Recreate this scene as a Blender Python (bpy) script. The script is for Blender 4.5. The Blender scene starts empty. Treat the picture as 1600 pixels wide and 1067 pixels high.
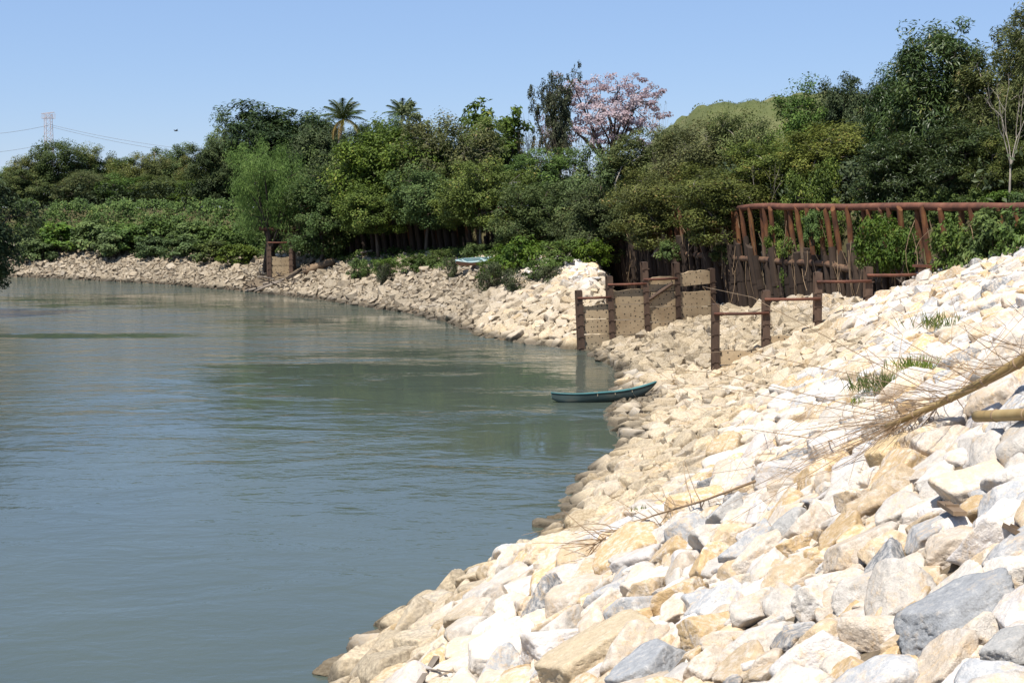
import bpy, math, random
import numpy as np
from math import radians, sin, cos, pi
from mathutils import noise as mnoise, Vector

random.seed(11)
RNG = np.random.default_rng(11)
D = bpy.data
SC = bpy.context.scene
COL = SC.collection

# ------------------------------------------------------------------ camera
F = 50.0 / 36.0 * 1600.0            # focal length in pixels of the 1600 px photograph
PITCH = math.atan(208.5 / F)
CAMZ = 7.0
cam_d = D.cameras.new('camera')
cam_d.lens = 50.0
cam_d.sensor_width = 36.0
cam_d.clip_start = 0.2
cam_d.clip_end = 6000.0
cam = D.objects.new('camera', cam_d)
COL.objects.link(cam)
cam.location = (0, 0, CAMZ)
cam.rotation_euler = (pi / 2 - PITCH, 0, 0)
SC.camera = cam

# ------------------------------------------------------------------ daylight
SUN_AZ, SUN_EL = radians(-148), radians(63)      # azimuth from +Y towards +X
w = D.worlds.new('World')
SC.world = w
w.use_nodes = True
nt = w.node_tree
nt.nodes.clear()
sky = nt.nodes.new('ShaderNodeTexSky')
sky.sky_type = 'NISHITA'
sky.sun_disc = False
sky.sun_elevation = SUN_EL
sky.sun_rotation = SUN_AZ
sky.altitude = 0
sky.air_density = 1.0
sky.dust_density = 0.0
sky.ozone_density = 5.0
bg = nt.nodes.new('ShaderNodeBackground')
bg.inputs['Strength'].default_value = 0.080
wo = nt.nodes.new('ShaderNodeOutputWorld')
tint = nt.nodes.new('ShaderNodeMix')
tint.data_type = 'RGBA'
tint.blend_type = 'MULTIPLY'
tint.inputs[0].default_value = 1.0
tint.inputs[7].default_value = (.98, .97, 1.08, 1)
nt.links.new(sky.outputs[0], tint.inputs[6])
even = nt.nodes.new('ShaderNodeMix')      # thin even milkiness of the whole sky
even.data_type = 'RGBA'
even.inputs[0].default_value = .55
even.inputs[7].default_value = (2.6, 3.9, 6.3, 1)
nt.links.new(tint.outputs[2], even.inputs[6])
nt.links.new(even.outputs[2], bg.inputs[0])
nt.links.new(bg.outputs[0], wo.inputs[0])

sun_d = D.lights.new('sun', 'SUN')
sun_d.energy = 4.6
sun_d.angle = radians(0.5)
sun_d.color = (1.0, 0.955, 0.88)
sun = D.objects.new('sun', sun_d)
COL.objects.link(sun)
to_sun = Vector((sin(SUN_AZ) * cos(SUN_EL), cos(SUN_AZ) * cos(SUN_EL), sin(SUN_EL)))
sun.rotation_euler = to_sun.to_track_quat('Z', 'Y').to_euler()
sun.location = (-40, 0, 60)

SC.view_settings.view_transform = 'Standard'
SC.view_settings.look = 'None'
SC.view_settings.exposure = 0.70
SC.view_settings.gamma = 1.0
SC.view_settings.use_curve_mapping = False
SC.cycles.max_bounces = 6
SC.cycles.diffuse_bounces = 3
SC.cycles.transmission_bounces = 3
SC.cycles.transparent_max_bounces = 4

# ------------------------------------------------------------------ picture <-> place helpers
CP, SP = cos(PITCH), sin(PITCH)


def ray(px, py):
    cx, cy = (px - 800.0) / F, (533.5 - py) / F
    return np.array([cx, CP + cy * SP, -SP + cy * CP])


def at_depth(px, py, Y):
    d = ray(px, py)
    return np.array([0, 0, CAMZ]) + d * (Y / d[1])


def project(P):
    P = np.atleast_2d(P)
    x, y, z = P[:, 0], P[:, 1], P[:, 2] - CAMZ
    dep = y * CP - z * SP
    up = y * SP + z * CP
    dep = np.where(dep < 0.1, 0.1, dep)
    return 800 + F * x / dep, 533.5 - F * up / dep, dep


def smooth(a, b, x):
    t = np.clip((x - a) / (b - a), 0, 1)
    return t * t * (3 - 2 * t)


# ------------------------------------------------------------------ terrain
WATER = np.array([
    (-9, -20), (-6.5, -5), (-4.9, 5), (-3.8, 12), (-2.95, 17), (-2.35, 21), (-1.8, 23.6), (-.6, 26.1), (.5, 28),
    (1.2, 30.8), (1.8, 35), (3.3, 40.4), (3.75, 42.6), (3.5, 47.9), (4.1, 53), (4.7, 57), (4.9, 60.5), (4.5, 64),
    (3.9, 67.6), (4.3, 69.6), (3.3, 70.2), (1.5, 72.8), (-.2, 75.2), (-1.7, 78), (-2.2, 81), (-3.9, 87.4),
    (-6.4, 94), (-14.7, 109), (-22.6, 120), (-33, 132), (-42, 139), (-49, 144), (-70, 152), (-140, 165), (-400, 190),
    (-400, 160), (-140, 140), (-90, 128), (-54, 112), (-40, 98), (-38.5, 90), (-44, 74), (-50, 40), (-55, 0),
    (-60, -40), (-12, -40)], float)
WALL = np.array([(26, 30), (22.5, 45), (19.8, 55), (13.6, 78), (7, 102), (2, 107.5), (-13, 122), (-23, 135),
                 (-36.6, 148), (-55, 160), (-110, 178), (-400, 215)], float)
PLATEAU = np.vstack([WALL, [(-400, 4000), (4000, 4000), (4000, 30)]])
RIDGE = np.array([(9.0, 12.0), (5.2, 14.0), (3.98, 15), (2.6, 16.5), (1.62, 18), (.6, 21), (-1.0, 24.6)])


def seg_dist(x, y, poly, closed):
    pts = np.vstack([poly, poly[:1]]) if closed else poly
    best = np.full(x.shape, 1e9)
    for (ax, ay), (bx, by) in zip(pts[:-1], pts[1:]):
        dx, dy = bx - ax, by - ay
        t = np.clip(((x - ax) * dx + (y - ay) * dy) / (dx * dx + dy * dy), 0, 1)
        best = np.minimum(best, np.hypot(x - ax - t * dx, y - ay - t * dy))
    return best


def inside(x, y, poly):
    r = np.zeros(x.shape, bool)
    n = len(poly)
    for i in range(n):
        (ax, ay), (bx, by) = poly[i], poly[(i + 1) % n]
        c = ((ay > y) != (by > y))
        if ay != by:
            r ^= c & (x < (bx - ax) * (y - ay) / (by - ay) + ax)
    return r


def shore(x, y):
    """metres from the waterline, positive on land"""
    d = seg_dist(x, y, WATER, True)
    return np.where(inside(x, y, WATER), -d, d)


def behind_wall(x, y):
    d = seg_dist(x, y, WALL, False)
    return np.where(inside(x, y, PLATEAU), d, -d)


def T(x, y):
    x = np.asarray(x, float)
    y = np.asarray(y, float)
    s = shore(x, y)
    sp = np.maximum(s, 0)
    rd = seg_dist(x, y, RIDGE, False)
    ry = np.interp(x, RIDGE[::-1, 0], RIDGE[::-1, 1])
    side = np.where(y < ry, rd, -rd)
    slope = .47 + .19 * smooth(-1.0, .3, side) * (y < 30)
    near = np.minimum(slope * sp, 5.3 + .5 * (slope - .47) / .19 + .03 * sp)
    mid = np.where(sp < 3.8, .10 * sp, .38 + .45 * (sp - 3.8))
    mid = np.minimum(mid, 5.4 + .02 * sp)
    cove = np.minimum(.24 * sp, 2.3 + .02 * sp)
    far = np.where(sp < 9, .36 * sp, 3.24 + .06 * (sp - 9))
    a = smooth(37, 47, y)
    b = smooth(57.3, 60.5, y)
    c = smooth(72, 76, y + .9 * (3.3 - x) * (x < 3.3))
    z = near * (1 - a) + mid * a
    z = z * (1 - b) + cove * b
    z = np.minimum(z * (1 - c) + far * c, 6.9)
    pocket = smooth(.056, .072, x / np.maximum(y, 1)) * smooth(70.5, 73, y) * (y < 125)
    z = z + (np.minimum(z, 1.3) - z) * pocket
    lb = np.minimum(.25 * sp, 2.5)
    z = np.where((x < -30) & (y < 118 + (-x - 50) * .3), lb, z)
    z = np.where(s < 0, np.maximum(.45 * s, -1.8), z)
    wd = behind_wall(x, y)
    z = z + (6.9 - z) * smooth(.9, 2.2, wd)
    hill = (14 * smooth(16, 27, x - .02 * (y - 200)) + 1.8 * smooth(24, 44, x)) * smooth(118, 205, y) * (1 - .5 * smooth(240, 420, y))
    hill = hill * (1 + .035 * np.sin(.43 * x + .2 * y) + .022 * np.sin(1.3 * x - .5 * y))
    z = z + np.where(wd > 3, hill, 0)
    return z


def Tz(x, y):
    return float(T(np.array([x]), np.array([y]))[0])


def on_ground(px, py, dz=0.0, lo=4.0, hi=170.0):
    d = ray(px, py)
    Y = np.linspace(lo, hi, 3000)
    t = Y / d[1]
    g = T(d[0] * t, Y) + dz
    z = CAMZ + d[2] * t
    k = np.argmax(z <= g) if np.any(z <= g) else len(Y) - 1
    return np.array([d[0] * t[k], Y[k], g[k]])


# ------------------------------------------------------------------ object helpers
def link(name, data, parent=None, loc=(0, 0, 0), rot=(0, 0, 0), scale=(1, 1, 1)):
    o = D.objects.new(name, data)
    COL.objects.link(o)
    o.location = [float(v) for v in loc]
    o.rotation_euler = [float(v) for v in rot]
    o.scale = [float(v) for v in scale]
    if name in ('pile', 'sheet_pile'):
        o.rotation_mode = 'ZYX'
    if parent is not None:
        o.parent = parent
    return o


def tag(o, label=None, cat=None, group=None, kind=None):
    if label:
        o['label'] = label
    if cat:
        o['category'] = cat
    if group:
        o['group'] = group
    if kind:
        o['kind'] = kind
    return o


def np_mesh(name, verts, faces, mat=None, smooth_shade=False, attrs=None):
    """faces: (n,k) array or a list of such arrays"""
    if not isinstance(faces, list):
        faces = [faces]
    faces = [np.asarray(f, np.int32) for f in faces if len(f)]
    me = D.meshes.new(name)
    verts = np.asarray(verts, np.float32)
    me.vertices.add(len(verts))
    me.vertices.foreach_set('co', verts.ravel())
    idx = np.concatenate([f.ravel() for f in faces])
    sizes = np.concatenate([np.full(len(f), f.shape[1], np.int32) for f in faces])
    starts = np.concatenate([[0], np.cumsum(sizes)[:-1]]).astype(np.int32)
    me.loops.add(len(idx))
    me.loops.foreach_set('vertex_index', idx)
    me.polygons.add(len(sizes))
    me.polygons.foreach_set('loop_start', starts)
    if True:
        me.polygons.foreach_set('use_smooth', np.broadcast_to(smooth_shade, (len(sizes),)).astype(bool))
    me.update(calc_edges=True)
    for k, v in (attrs or {}).items():
        a = me.attributes.new(k, 'FLOAT', 'POINT')
        a.data.foreach_set('value', np.asarray(v, np.float32))
    me.validate()
    if mat:
        me.materials.append(mat)
    return me


class MB:
    """collects shapes for one mesh"""

    def __init__(self):
        self.v, self.f, self.n = [], {}, 0

    def add(self, v, f):
        v = np.asarray(v, float)
        f = np.asarray(f, int)
        self.v.append(v)
        self.f.setdefault(f.shape[1], []).append(f + self.n)
        self.n += len(v)
        return self

    def box(self, c, size, rot=None):
        c = np.asarray(c, float)
        h = np.asarray(size, float) / 2
        v = np.array([(sx, sy, sz) for sx in (-1, 1) for sy in (-1, 1) for sz in (-1, 1)], float) * h
        if rot is not None:
            v = v @ rotm(*rot).T
        f = [(0, 1, 3, 2), (4, 6, 7, 5), (0, 4, 5, 1), (2, 3, 7, 6), (0, 2, 6, 4), (1, 5, 7, 3)]
        return self.add(v + c, f)

    def tube(self, pts, radii, sides=6, caps=True):
        pts = np.asarray(pts, float)
        n = len(pts)
        radii = np.broadcast_to(np.asarray(radii, float), (n,))
        tan = np.gradient(pts, axis=0) if n > 2 else np.repeat((pts[1] - pts[0])[None], n, 0)
        tan = tan / (np.linalg.norm(tan, axis=1)[:, None] + 1e-9)
        ref = np.array([0, 0, 1.0]) if abs(tan[0, 2]) < .9 else np.array([1.0, 0, 0])
        a = np.cross(tan, ref)
        a /= np.linalg.norm(a, axis=1)[:, None] + 1e-9
        b = np.cross(tan, a)
        ang = np.arange(sides) / sides * 2 * pi
        ring = (np.cos(ang)[None, :, None] * a[:, None] + np.sin(ang)[None, :, None] * b[:, None]) * radii[:, None, None]
        v = (pts[:, None] + ring).reshape(-1, 3)
        i = np.arange(n - 1)[:, None] * sides
        j = np.arange(sides)[None]
        k = (j + 1) % sides
        f = np.stack([i + j, i + k, i + sides + k, i + sides + j], -1).reshape(-1, 4)
        self.add(v, f)
        if caps:
            base = self.n - len(v)
            for ringi, flip in ((0, False), (n - 1, True)):
                ids = base + ringi * sides + np.arange(sides)
                self.f.setdefault(sides, []).append((ids[::-1] if not flip else ids)[None])
        return self

    def mesh(self, name, mat, smooth_shade=False):
        return np_mesh(name, np.concatenate(self.v), [np.concatenate(x) for x in self.f.values()], mat, smooth_shade)


def rotm(rx, ry, rz):
    cx, sx, cy, sy, cz, sz = cos(rx), sin(rx), cos(ry), sin(ry), cos(rz), sin(rz)
    X = np.array([[1, 0, 0], [0, cx, -sx], [0, sx, cx]])
    Y = np.array([[cy, 0, sy], [0, 1, 0], [-sy, 0, cy]])
    Z = np.array([[cz, -sz, 0], [sz, cz, 0], [0, 0, 1]])
    return Z @ Y @ X


def unit(v):
    return v / (np.linalg.norm(v, axis=-1, keepdims=True) + 1e-9)


# ------------------------------------------------------------------ materials
class NT:
    def __init__(self, name):
        self.m = D.materials.new(name)
        self.m.use_nodes = True
        self.t = self.m.node_tree
        self.t.nodes.clear()
        self.out = self.t.nodes.new('ShaderNodeOutputMaterial')

    def n(self, typ, **kw):
        nd = self.t.nodes.new('ShaderNode' + typ)
        ins = kw.pop('ins', {})
        for k, v in kw.items():
            setattr(nd, k, v)
        for k, v in ins.items():
            if hasattr(v, 'is_linked') or isinstance(v, bpy.types.NodeSocket):
                self.t.links.new(v, nd.inputs[k])
            else:
                nd.inputs[k].default_value = v
        return nd

    def math(self, op, a, b=0.0, c=None, clamp=False):
        nd = self.n('Math', operation=op, use_clamp=clamp, ins={0: a, 1: b})
        if c is not None:
            self.t.links.new(c, nd.inputs[2]) if isinstance(c, bpy.types.NodeSocket) else setattr(nd.inputs[2], 'default_value', c)
        return nd.outputs[0]

    def mix(self, fac, a, b, mode='MIX'):
        nd = self.n('Mix', data_type='RGBA', blend_type=mode)
        for k, v in ((0, fac), (6, a), (7, b)):
            if isinstance(v, bpy.types.NodeSocket):
                self.t.links.new(v, nd.inputs[k])
            else:
                nd.inputs[k].default_value = v if k == 0 else (*v[:3], 1)
        return nd.outputs[2]

    def ramp(self, fac, stops, interp='LINEAR'):
        nd = self.n('ValToRGB', ins={0: fac})
        cr = nd.color_ramp
        cr.interpolation = interp
        while len(cr.elements) < len(stops):
            cr.elements.new(.5)
        for e, (p, c) in zip(cr.elements, stops):
            e.position = p
            e.color = (*c, 1) if len(c) == 3 else c
        return nd.outputs[0]

    def noise(self, vec, scale, detail=5, rough=.55, dist=0.0):
        nd = self.n('TexNoise', ins={'Scale': scale, 'Detail': detail, 'Roughness': rough, 'Distortion': dist})
        if vec is not None:
            self.t.links.new(vec, nd.inputs['Vector'])
        return nd.outputs[0]

    def maprange(self, v, a, b, c=0.0, d=1.0, smoothstep=True):
        nd = self.n('MapRange', ins={0: v, 1: a, 2: b, 3: c, 4: d})
        if smoothstep:
            nd.interpolation_type = 'SMOOTHSTEP'
        return nd.outputs[0]

    def finish(self, col, rough=.85, bump=None, bump_strength=.4, bump_dist=.02, spec=.3, metallic=0.0):
        p = self.n('BsdfPrincipled', ins={'Base Color': col if isinstance(col, bpy.types.NodeSocket) else (*col, 1),
                                          'Roughness': rough, 'Specular IOR Level': spec, 'Metallic': metallic})
        if bump is not None:
            b = self.n('Bump', ins={'Height': bump, 'Strength': bump_strength, 'Distance': bump_dist})
            self.t.links.new(b.outputs[0], p.inputs['Normal'])
        self.t.links.new(p.outputs[0], self.out.inputs[0])
        return self.m


def rock_material(name, joined, pale, own=None):
    g = NT(name)
    if joined:
        rnd = g.n('Attribute', attribute_name='rnd').outputs['Fac']
    else:
        rnd = g.n('ObjectInfo').outputs['Random']
    pos = g.n('NewGeometry').outputs['Position']
    off = g.n('CombineXYZ', ins={0: g.math('MULTIPLY', rnd, 41.0), 1: g.math('MULTIPLY', rnd, 17.0), 2: 0.0}).outputs[0]
    p = g.n('VectorMath', operation='ADD', ins={0: pos, 1: off}).outputs[0]
    kind = g.math('FRACT', g.math('MULTIPLY', rnd, 13.37))
    tone = g.math('FRACT', g.math('MULTIPLY', rnd, 91.7))
    if pale:
        stops = [(0, (.62, .565, .495)), (.26, (.61, .51, .40)), (.46, (.58, .44, .28)), (.60, (.66, .61, .57)), (.75, (.58, .40, .20)), (.88, (.46, .465, .47)), (.965, (.24, .25, .26))]
    else:
        stops = [(0, (.36, .29, .20)), (.35, (.34, .26, .165)), (.6, (.36, .31, .24)), (.8, (.27, .235, .19)), (.92, (.20, .195, .18))]
    if own:
        stops = own
    base = g.ramp(kind, stops, 'CONSTANT')
    n1 = g.noise(p, 3.4, 6, .62, .5)
    n2 = g.noise(p, 15.0, 9, .70)
    n3 = g.noise(p, 80.0, 4, .65)
    patch = g.ramp(n1, [(.30, (.62, .59, .55)), (.43, (.56, .40, .23)), (.50, (.61, .53, .44)), (.60, (.63, .58, .52)), (.72, (.44, .42, .40))])
    col = g.mix(g.maprange(n2, .42, .60, .08, .7) if not own else g.maprange(n2, .5, .66, .0, .35), base, patch)
    # silt dried on the stones the river reaches
    sep = g.n('SeparateXYZ', ins={0: pos})
    z, y = sep.outputs[2], sep.outputs[1]
    big = g.noise(pos, .5, 3)
    lvl = g.math('ADD', z, g.math('MULTIPLY', g.math('SUBTRACT', big, .5), 1.6))
    far = g.maprange(y, 24, 46, 0, 1.2)
    lvl = g.math('SUBTRACT', lvl, far)
    silt = g.math('MULTIPLY', g.maprange(lvl, 1.1, 1.9, .86, 0.0), g.maprange(g.math('FRACT', g.math('MULTIPLY', rnd, 53.1)), 0, .5, .55, 1.0, False))
    k_ = 1.22 if pale else .98
    siltcol = g.ramp(n2, [(.3, (.26 * k_, .20 * k_, .125 * k_)), (.5, (.36 * k_, .285 * k_, .185 * k_)), (.7, (.44 * k_, .36 * k_, .235 * k_))])
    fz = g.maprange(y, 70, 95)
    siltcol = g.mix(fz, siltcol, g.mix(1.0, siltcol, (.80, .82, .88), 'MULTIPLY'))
    col = g.mix(silt, col, siltcol)
    grain = g.maprange(n2, .28, .68, .74, 1.16, False)
    grain2 = g.maprange(n3, .3, .7, .86, 1.10, False)
    tn = g.maprange(tone, 0, 1, .84, 1.12, False)
    col = g.mix(1.0, col, g.n('CombineColor', ins={0: grain, 1: grain, 2: grain}).outputs[0], 'MULTIPLY')
    col = g.mix(1.0, col, g.n('CombineColor', ins={0: g.math('MULTIPLY', grain2, tn), 1: g.math('MULTIPLY', grain2, tn), 2: g.math('MULTIPLY', grain2, tn)}).outputs[0], 'MULTIPLY')
    wet = g.maprange(g.math('ADD', z, g.math('MULTIPLY', n2, -.2)), .0, .32, .30, 1.0)
    col = g.mix(1.0, col, g.n('CombineColor', ins={0: wet, 1: wet, 2: wet}).outputs[0], 'MULTIPLY')
    h = g.math('ADD', g.math('MULTIPLY', n2, 1.0), g.math('MULTIPLY', n3, .35))
    return g.finish(col, .92, h, .75, .04, .2)


M_ROCK = rock_material('limestone', False, True)
M_ROCKJ = rock_material('limestone_rubble', True, True)
M_ROCKGREY = rock_material('grey_boulder', False, True, [(0, (.44, .425, .40)), (.5, (.37, .375, .38))])
M_ROCKOCHRE = rock_material('ochre_boulder', False, True, [(0, (.58, .43, .24)), (.5, (.60, .48, .32))])
M_ROCKF = rock_material('silted_stone', False, False)
M_ROCKFJ = rock_material('silted_rubble', True, False)


def leaf_material(name, stops, hue_var=.03, transl=.28, rough=.55, spec=.18):
    g = NT(name)
    lv = g.n('Attribute', attribute_name='lv').outputs['Fac']
    rnd = g.n('ObjectInfo').outputs['Random']
    c = g.ramp(lv, stops)
    c = g.mix(1.0, c, (1.18, 1.20, .80), 'MULTIPLY')
    hs = g.n('HueSaturation', ins={'Hue': g.maprange(rnd, 0, 1, .5 - hue_var * .6, .5 + hue_var * .6, False), 'Saturation': g.maprange(g.math('FRACT', g.math('MULTIPLY', rnd, 7.7)), 0, 1, .8, 1.08, False),
                                   'Value': g.maprange(g.math('FRACT', g.math('MULTIPLY', rnd, 3.3)), 0, 1, .82, 1.18, False), 'Color': c}).outputs[0]
    p = g.n('BsdfPrincipled', ins={'Base Color': hs, 'Roughness': rough, 'Specular IOR Level': spec})
    t = g.n('BsdfTranslucent', ins={'Color': hs})
    mx = g.n('MixShader', ins={0: transl, 1: p.outputs[0], 2: t.outputs[0]})
    g.t.links.new(mx.outputs[0], g.out.inputs[0])
    return g.m


L_MID = leaf_material('leaf_mid_green', [(0, (0.0378, 0.0574, 0.0184)), (0.5, (0.0775, 0.1174, 0.0352)), (0.88, (0.1258, 0.1673, 0.0486)), (1, (0.1951, 0.1951, 0.0772))])
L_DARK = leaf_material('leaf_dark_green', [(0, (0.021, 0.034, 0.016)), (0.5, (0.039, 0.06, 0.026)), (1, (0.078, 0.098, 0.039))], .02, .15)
L_OLIVE = leaf_material('leaf_olive', [(0, (0.055, 0.0649, 0.0242)), (0.5, (0.0986, 0.1155, 0.042)), (0.9, (0.1522, 0.1621, 0.0618)), (1, (0.2307, 0.1751, 0.0916))])
L_WILLOW = leaf_material('leaf_willow', [(0, (0.0725, 0.1133, 0.0398)), (0.5, (0.115, 0.1755, 0.064)), (1, (0.1788, 0.24, 0.0972))], .01, .35)
L_BRIGHT = leaf_material('leaf_bright', [(0, (0.0341, 0.0606, 0.014)), (0.5, (0.0728, 0.1214, 0.0268)), (1, (0.1341, 0.1691, 0.0467))], .02, .35)
L_LONG = leaf_material('leaf_long', [(0, (0.0247, 0.0412, 0.0143)), (0.5, (0.0513, 0.0837, 0.0255)), (0.9, (0.091, 0.1234, 0.0359)), (1, (0.1588, 0.1404, 0.0578))], .02, .25, .42, .4)
L_PALE = leaf_material('leaf_pale', [(0, (0.066, 0.084, 0.042)), (0.5, (0.12, 0.144, 0.078)), (1, (0.216, 0.228, 0.144))], .01, .25)
L_PINK = leaf_material('petal_pink', [(0, (.32, .235, .37)), (.5, (.41, .325, .51)), (1, (.49, .42, .65))], .005, .35, .6, .2)
L_FROND = leaf_material('palm_green', [(0, (.02, .035, .012)), (.5, (.04, .062, .02)), (1, (.09, .10, .03))], .01, .2, .45, .3)
L_DRY = leaf_material('leaf_dry', [(0, (0.072, 0.054, 0.03)), (0.5, (0.132, 0.102, 0.054)), (1, (0.204, 0.162, 0.09))], .01, .2)
L_VINE = leaf_material('leaf_vine_grey', [(0, (0.025, 0.032, 0.02)), (0.5, (0.045, 0.055, 0.033)), (1, (0.085, 0.09, 0.055))], .01, .2)
L_YELLOW = leaf_material('frond_yellow', [(0, (.20, .16, .03)), (1, (.36, .30, .06))], .01, .3)
L_BROWN = leaf_material('frond_brown', [(0, (.13, .085, .035)), (1, (.24, .16, .07))], .01, .2)
L_GRASS = leaf_material('grass_green', [(0, (.06, .09, .02)), (.5, (.11, .16, .035)), (1, (.22, .22, .08))], .01, .3)


def simple_noise_mat(name, stops, scale, rough=.8, bump=.4, bd=.02, stretch=(1, 1, 1), coord='Object', spec=.3, fine=True):
    g = NT(name)
    v = g.n('TexCoord').outputs['Object'] if coord == 'Object' else g.n('NewGeometry').outputs['Position']
    rnd = g.n('ObjectInfo').outputs['Random']
    v = g.n('VectorMath', operation='ADD', ins={0: v, 1: g.n('CombineXYZ', ins={0: g.math('MULTIPLY', rnd, 30.0), 1: 0.0, 2: g.math('MULTIPLY', rnd, 9.0)}).outputs[0]}).outputs[0]
    mp = g.n('Mapping', ins={0: v, 3: stretch}).outputs[0]
    n1 = g.noise(mp, scale, 7, .62)
    c = g.ramp(n1, stops)
    tn = g.maprange(rnd, 0, 1, .8, 1.15, False)
    c = g.mix(1.0, c, g.n('CombineColor', ins={0: tn, 1: tn, 2: tn}).outputs[0], 'MULTIPLY')
    n2 = g.noise(mp, scale * 6, 5)
    return g.finish(c, rough, g.math('ADD', n1, g.math('MULTIPLY', n2, .4)), bump, bd, spec)


M_BARK = simple_noise_mat('bark', [(.3, (.06, .045, .033)), (.55, (.11, .085, .065)), (.75, (.18, .15, .12))], 3, .9, .6, .03, (1, 1, .25))
M_BARKDARK = simple_noise_mat('bark_dark', [(.3, (.03, .022, .017)), (.6, (.06, .045, .035)), (.8, (.10, .08, .06))], 3, .9, .6, .03, (1, 1, .25))
M_BARKPALE = simple_noise_mat('bark_pale', [(.3, (.20, .17, .135)), (.55, (.30, .26, .21)), (.75, (.38, .34, .28))], 3, .85, .4, .02, (1, 1, .3))
M_RUST = simple_noise_mat('rusted_pipe', [(.25, (.055, .026, .016)), (.45, (.125, .046, .020)), (.6, (.20, .072, .024)), (.8, (.26, .125, .05))], 2.2, .85, .4, .01, (1, 1, .35))
M_RUSTDARK = simple_noise_mat('rusted_sheet', [(.25, (.02, .014, .011)), (.5, (.042, .028, .02)), (.75, (.085, .058, .04))], 1.6, .9, .4, .01, (1, 1, .3))
M_BEAM = simple_noise_mat('rusted_beam', [(.25, (.05, .026, .019)), (.45, (.105, .042, .026)), (.6, (.15, .060, .036)), (.75, (.17, .095, .05))], 1.4, .8, .3, .01)
M_STEEL = simple_noise_mat('weathered_steel_post', [(.25, (.05, .033, .024)), (.5, (.09, .056, .038)), (.75, (.15, .095, .065))], 3, .8, .3, .01, (1, 1, .3))
M_WOOD = simple_noise_mat('driftwood_grey', [(.3, (.12, .095, .075)), (.55, (.22, .18, .14)), (.75, (.32, .27, .21))], 5, .9, .5, .01, (.15, 1, 1))
M_LOG = simple_noise_mat('driftwood_brown', [(.3, (.10, .065, .04)), (.55, (.19, .13, .08)), (.75, (.27, .20, .13))], 4, .9, .5, .01, (.2, 1, 1))
M_BAMBOO = simple_noise_mat('dry_bamboo', [(.3, (.26, .17, .065)), (.55, (.37, .26, .11)), (.75, (.45, .34, .17))], 4, .6, .15, .004, (.15, 1, 1))
M_TWIG = simple_noise_mat('dry_twig', [(.3, (.22, .145, .085)), (.6, (.34, .235, .14)), (.8, (.42, .31, .19))], 4, .85, .2, .004, coord='World')
M_GALV = simple_noise_mat('pylon_paint', [(.3, (.38, .30, .29)), (.55, (.52, .44, .43)), (.75, (.62, .58, .57))], .15, .6, .0, .01, coord='World')
M_CABLE = simple_noise_mat('cable', [(.3, (.16, .18, .20)), (.7, (.24, .26, .29))], 1, .6, 0, .01)
M_TEAL = simple_noise_mat('teal_paint', [(.3, (.03, .075, .08)), (.5, (.045, .135, .14)), (.66, (.075, .19, .19)), (.8, (.17, .22, .20))], 2.5, .6, .2, .004, (.3, 1, 1))
M_HULL = simple_noise_mat('weathered_hull', [(.3, (.03, .042, .042)), (.5, (.05, .075, .072)), (.7, (.10, .105, .085))], 3, .7, .25, .004, (.3, 1, 1))
M_PALEBOAT = simple_noise_mat('pale_blue_paint', [(.3, (.27, .40, .42)), (.5, (.42, .55, .55)), (.75, (.60, .66, .62))], 2.5, .55, .15, .004, (.3, 1, 1))
M_REDHULL = simple_noise_mat('faded_red_paint', [(.3, (.20, .12, .09)), (.6, (.32, .2, .15))], 2.5, .7, .15, .004, (.3, 1, 1))
M_ROPE = simple_noise_mat('rope', [(.3, (.3, .25, .17)), (.7, (.45, .38, .27))], 20, .9, .2, .002)
M_BLACK = simple_noise_mat('dark_feather', [(.3, (.012, .012, .013)), (.7, (.03, .03, .03))], 8, .6, .1, .002)


def rusted_pipe_material():
    g = NT('rusted_raking_pipe')
    v = g.n('TexCoord').outputs['Object']
    pos = g.n('NewGeometry').outputs['Position']
    rnd = g.n('ObjectInfo').outputs['Random']
    n1 = g.noise(g.n('Mapping', ins={0: pos, 3: (2.0, 2.0, .7)}).outputs[0], 1.3, 7, .65)
    n2 = g.noise(pos, 9, 5)
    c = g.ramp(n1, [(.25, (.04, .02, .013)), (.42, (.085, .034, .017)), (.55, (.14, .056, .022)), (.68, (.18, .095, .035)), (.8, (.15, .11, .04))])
    low_brown = g.ramp(n1, [(.3, (.055, .042, .032)), (.5, (.105, .08, .058)), (.7, (.17, .13, .095))])
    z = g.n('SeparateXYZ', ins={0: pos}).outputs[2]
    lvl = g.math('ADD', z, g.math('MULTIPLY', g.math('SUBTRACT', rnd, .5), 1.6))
    c = g.mix(g.maprange(lvl, 3.9, 5.3, .95, 0), c, low_brown)  # greyer brown towards the bottom, starting height varies per pipe
    return g.finish(c, .85, g.math('ADD', n1, g.math('MULTIPLY', n2, .4)), .4, .01, .3)


M_RAKE = rusted_pipe_material()


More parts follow.
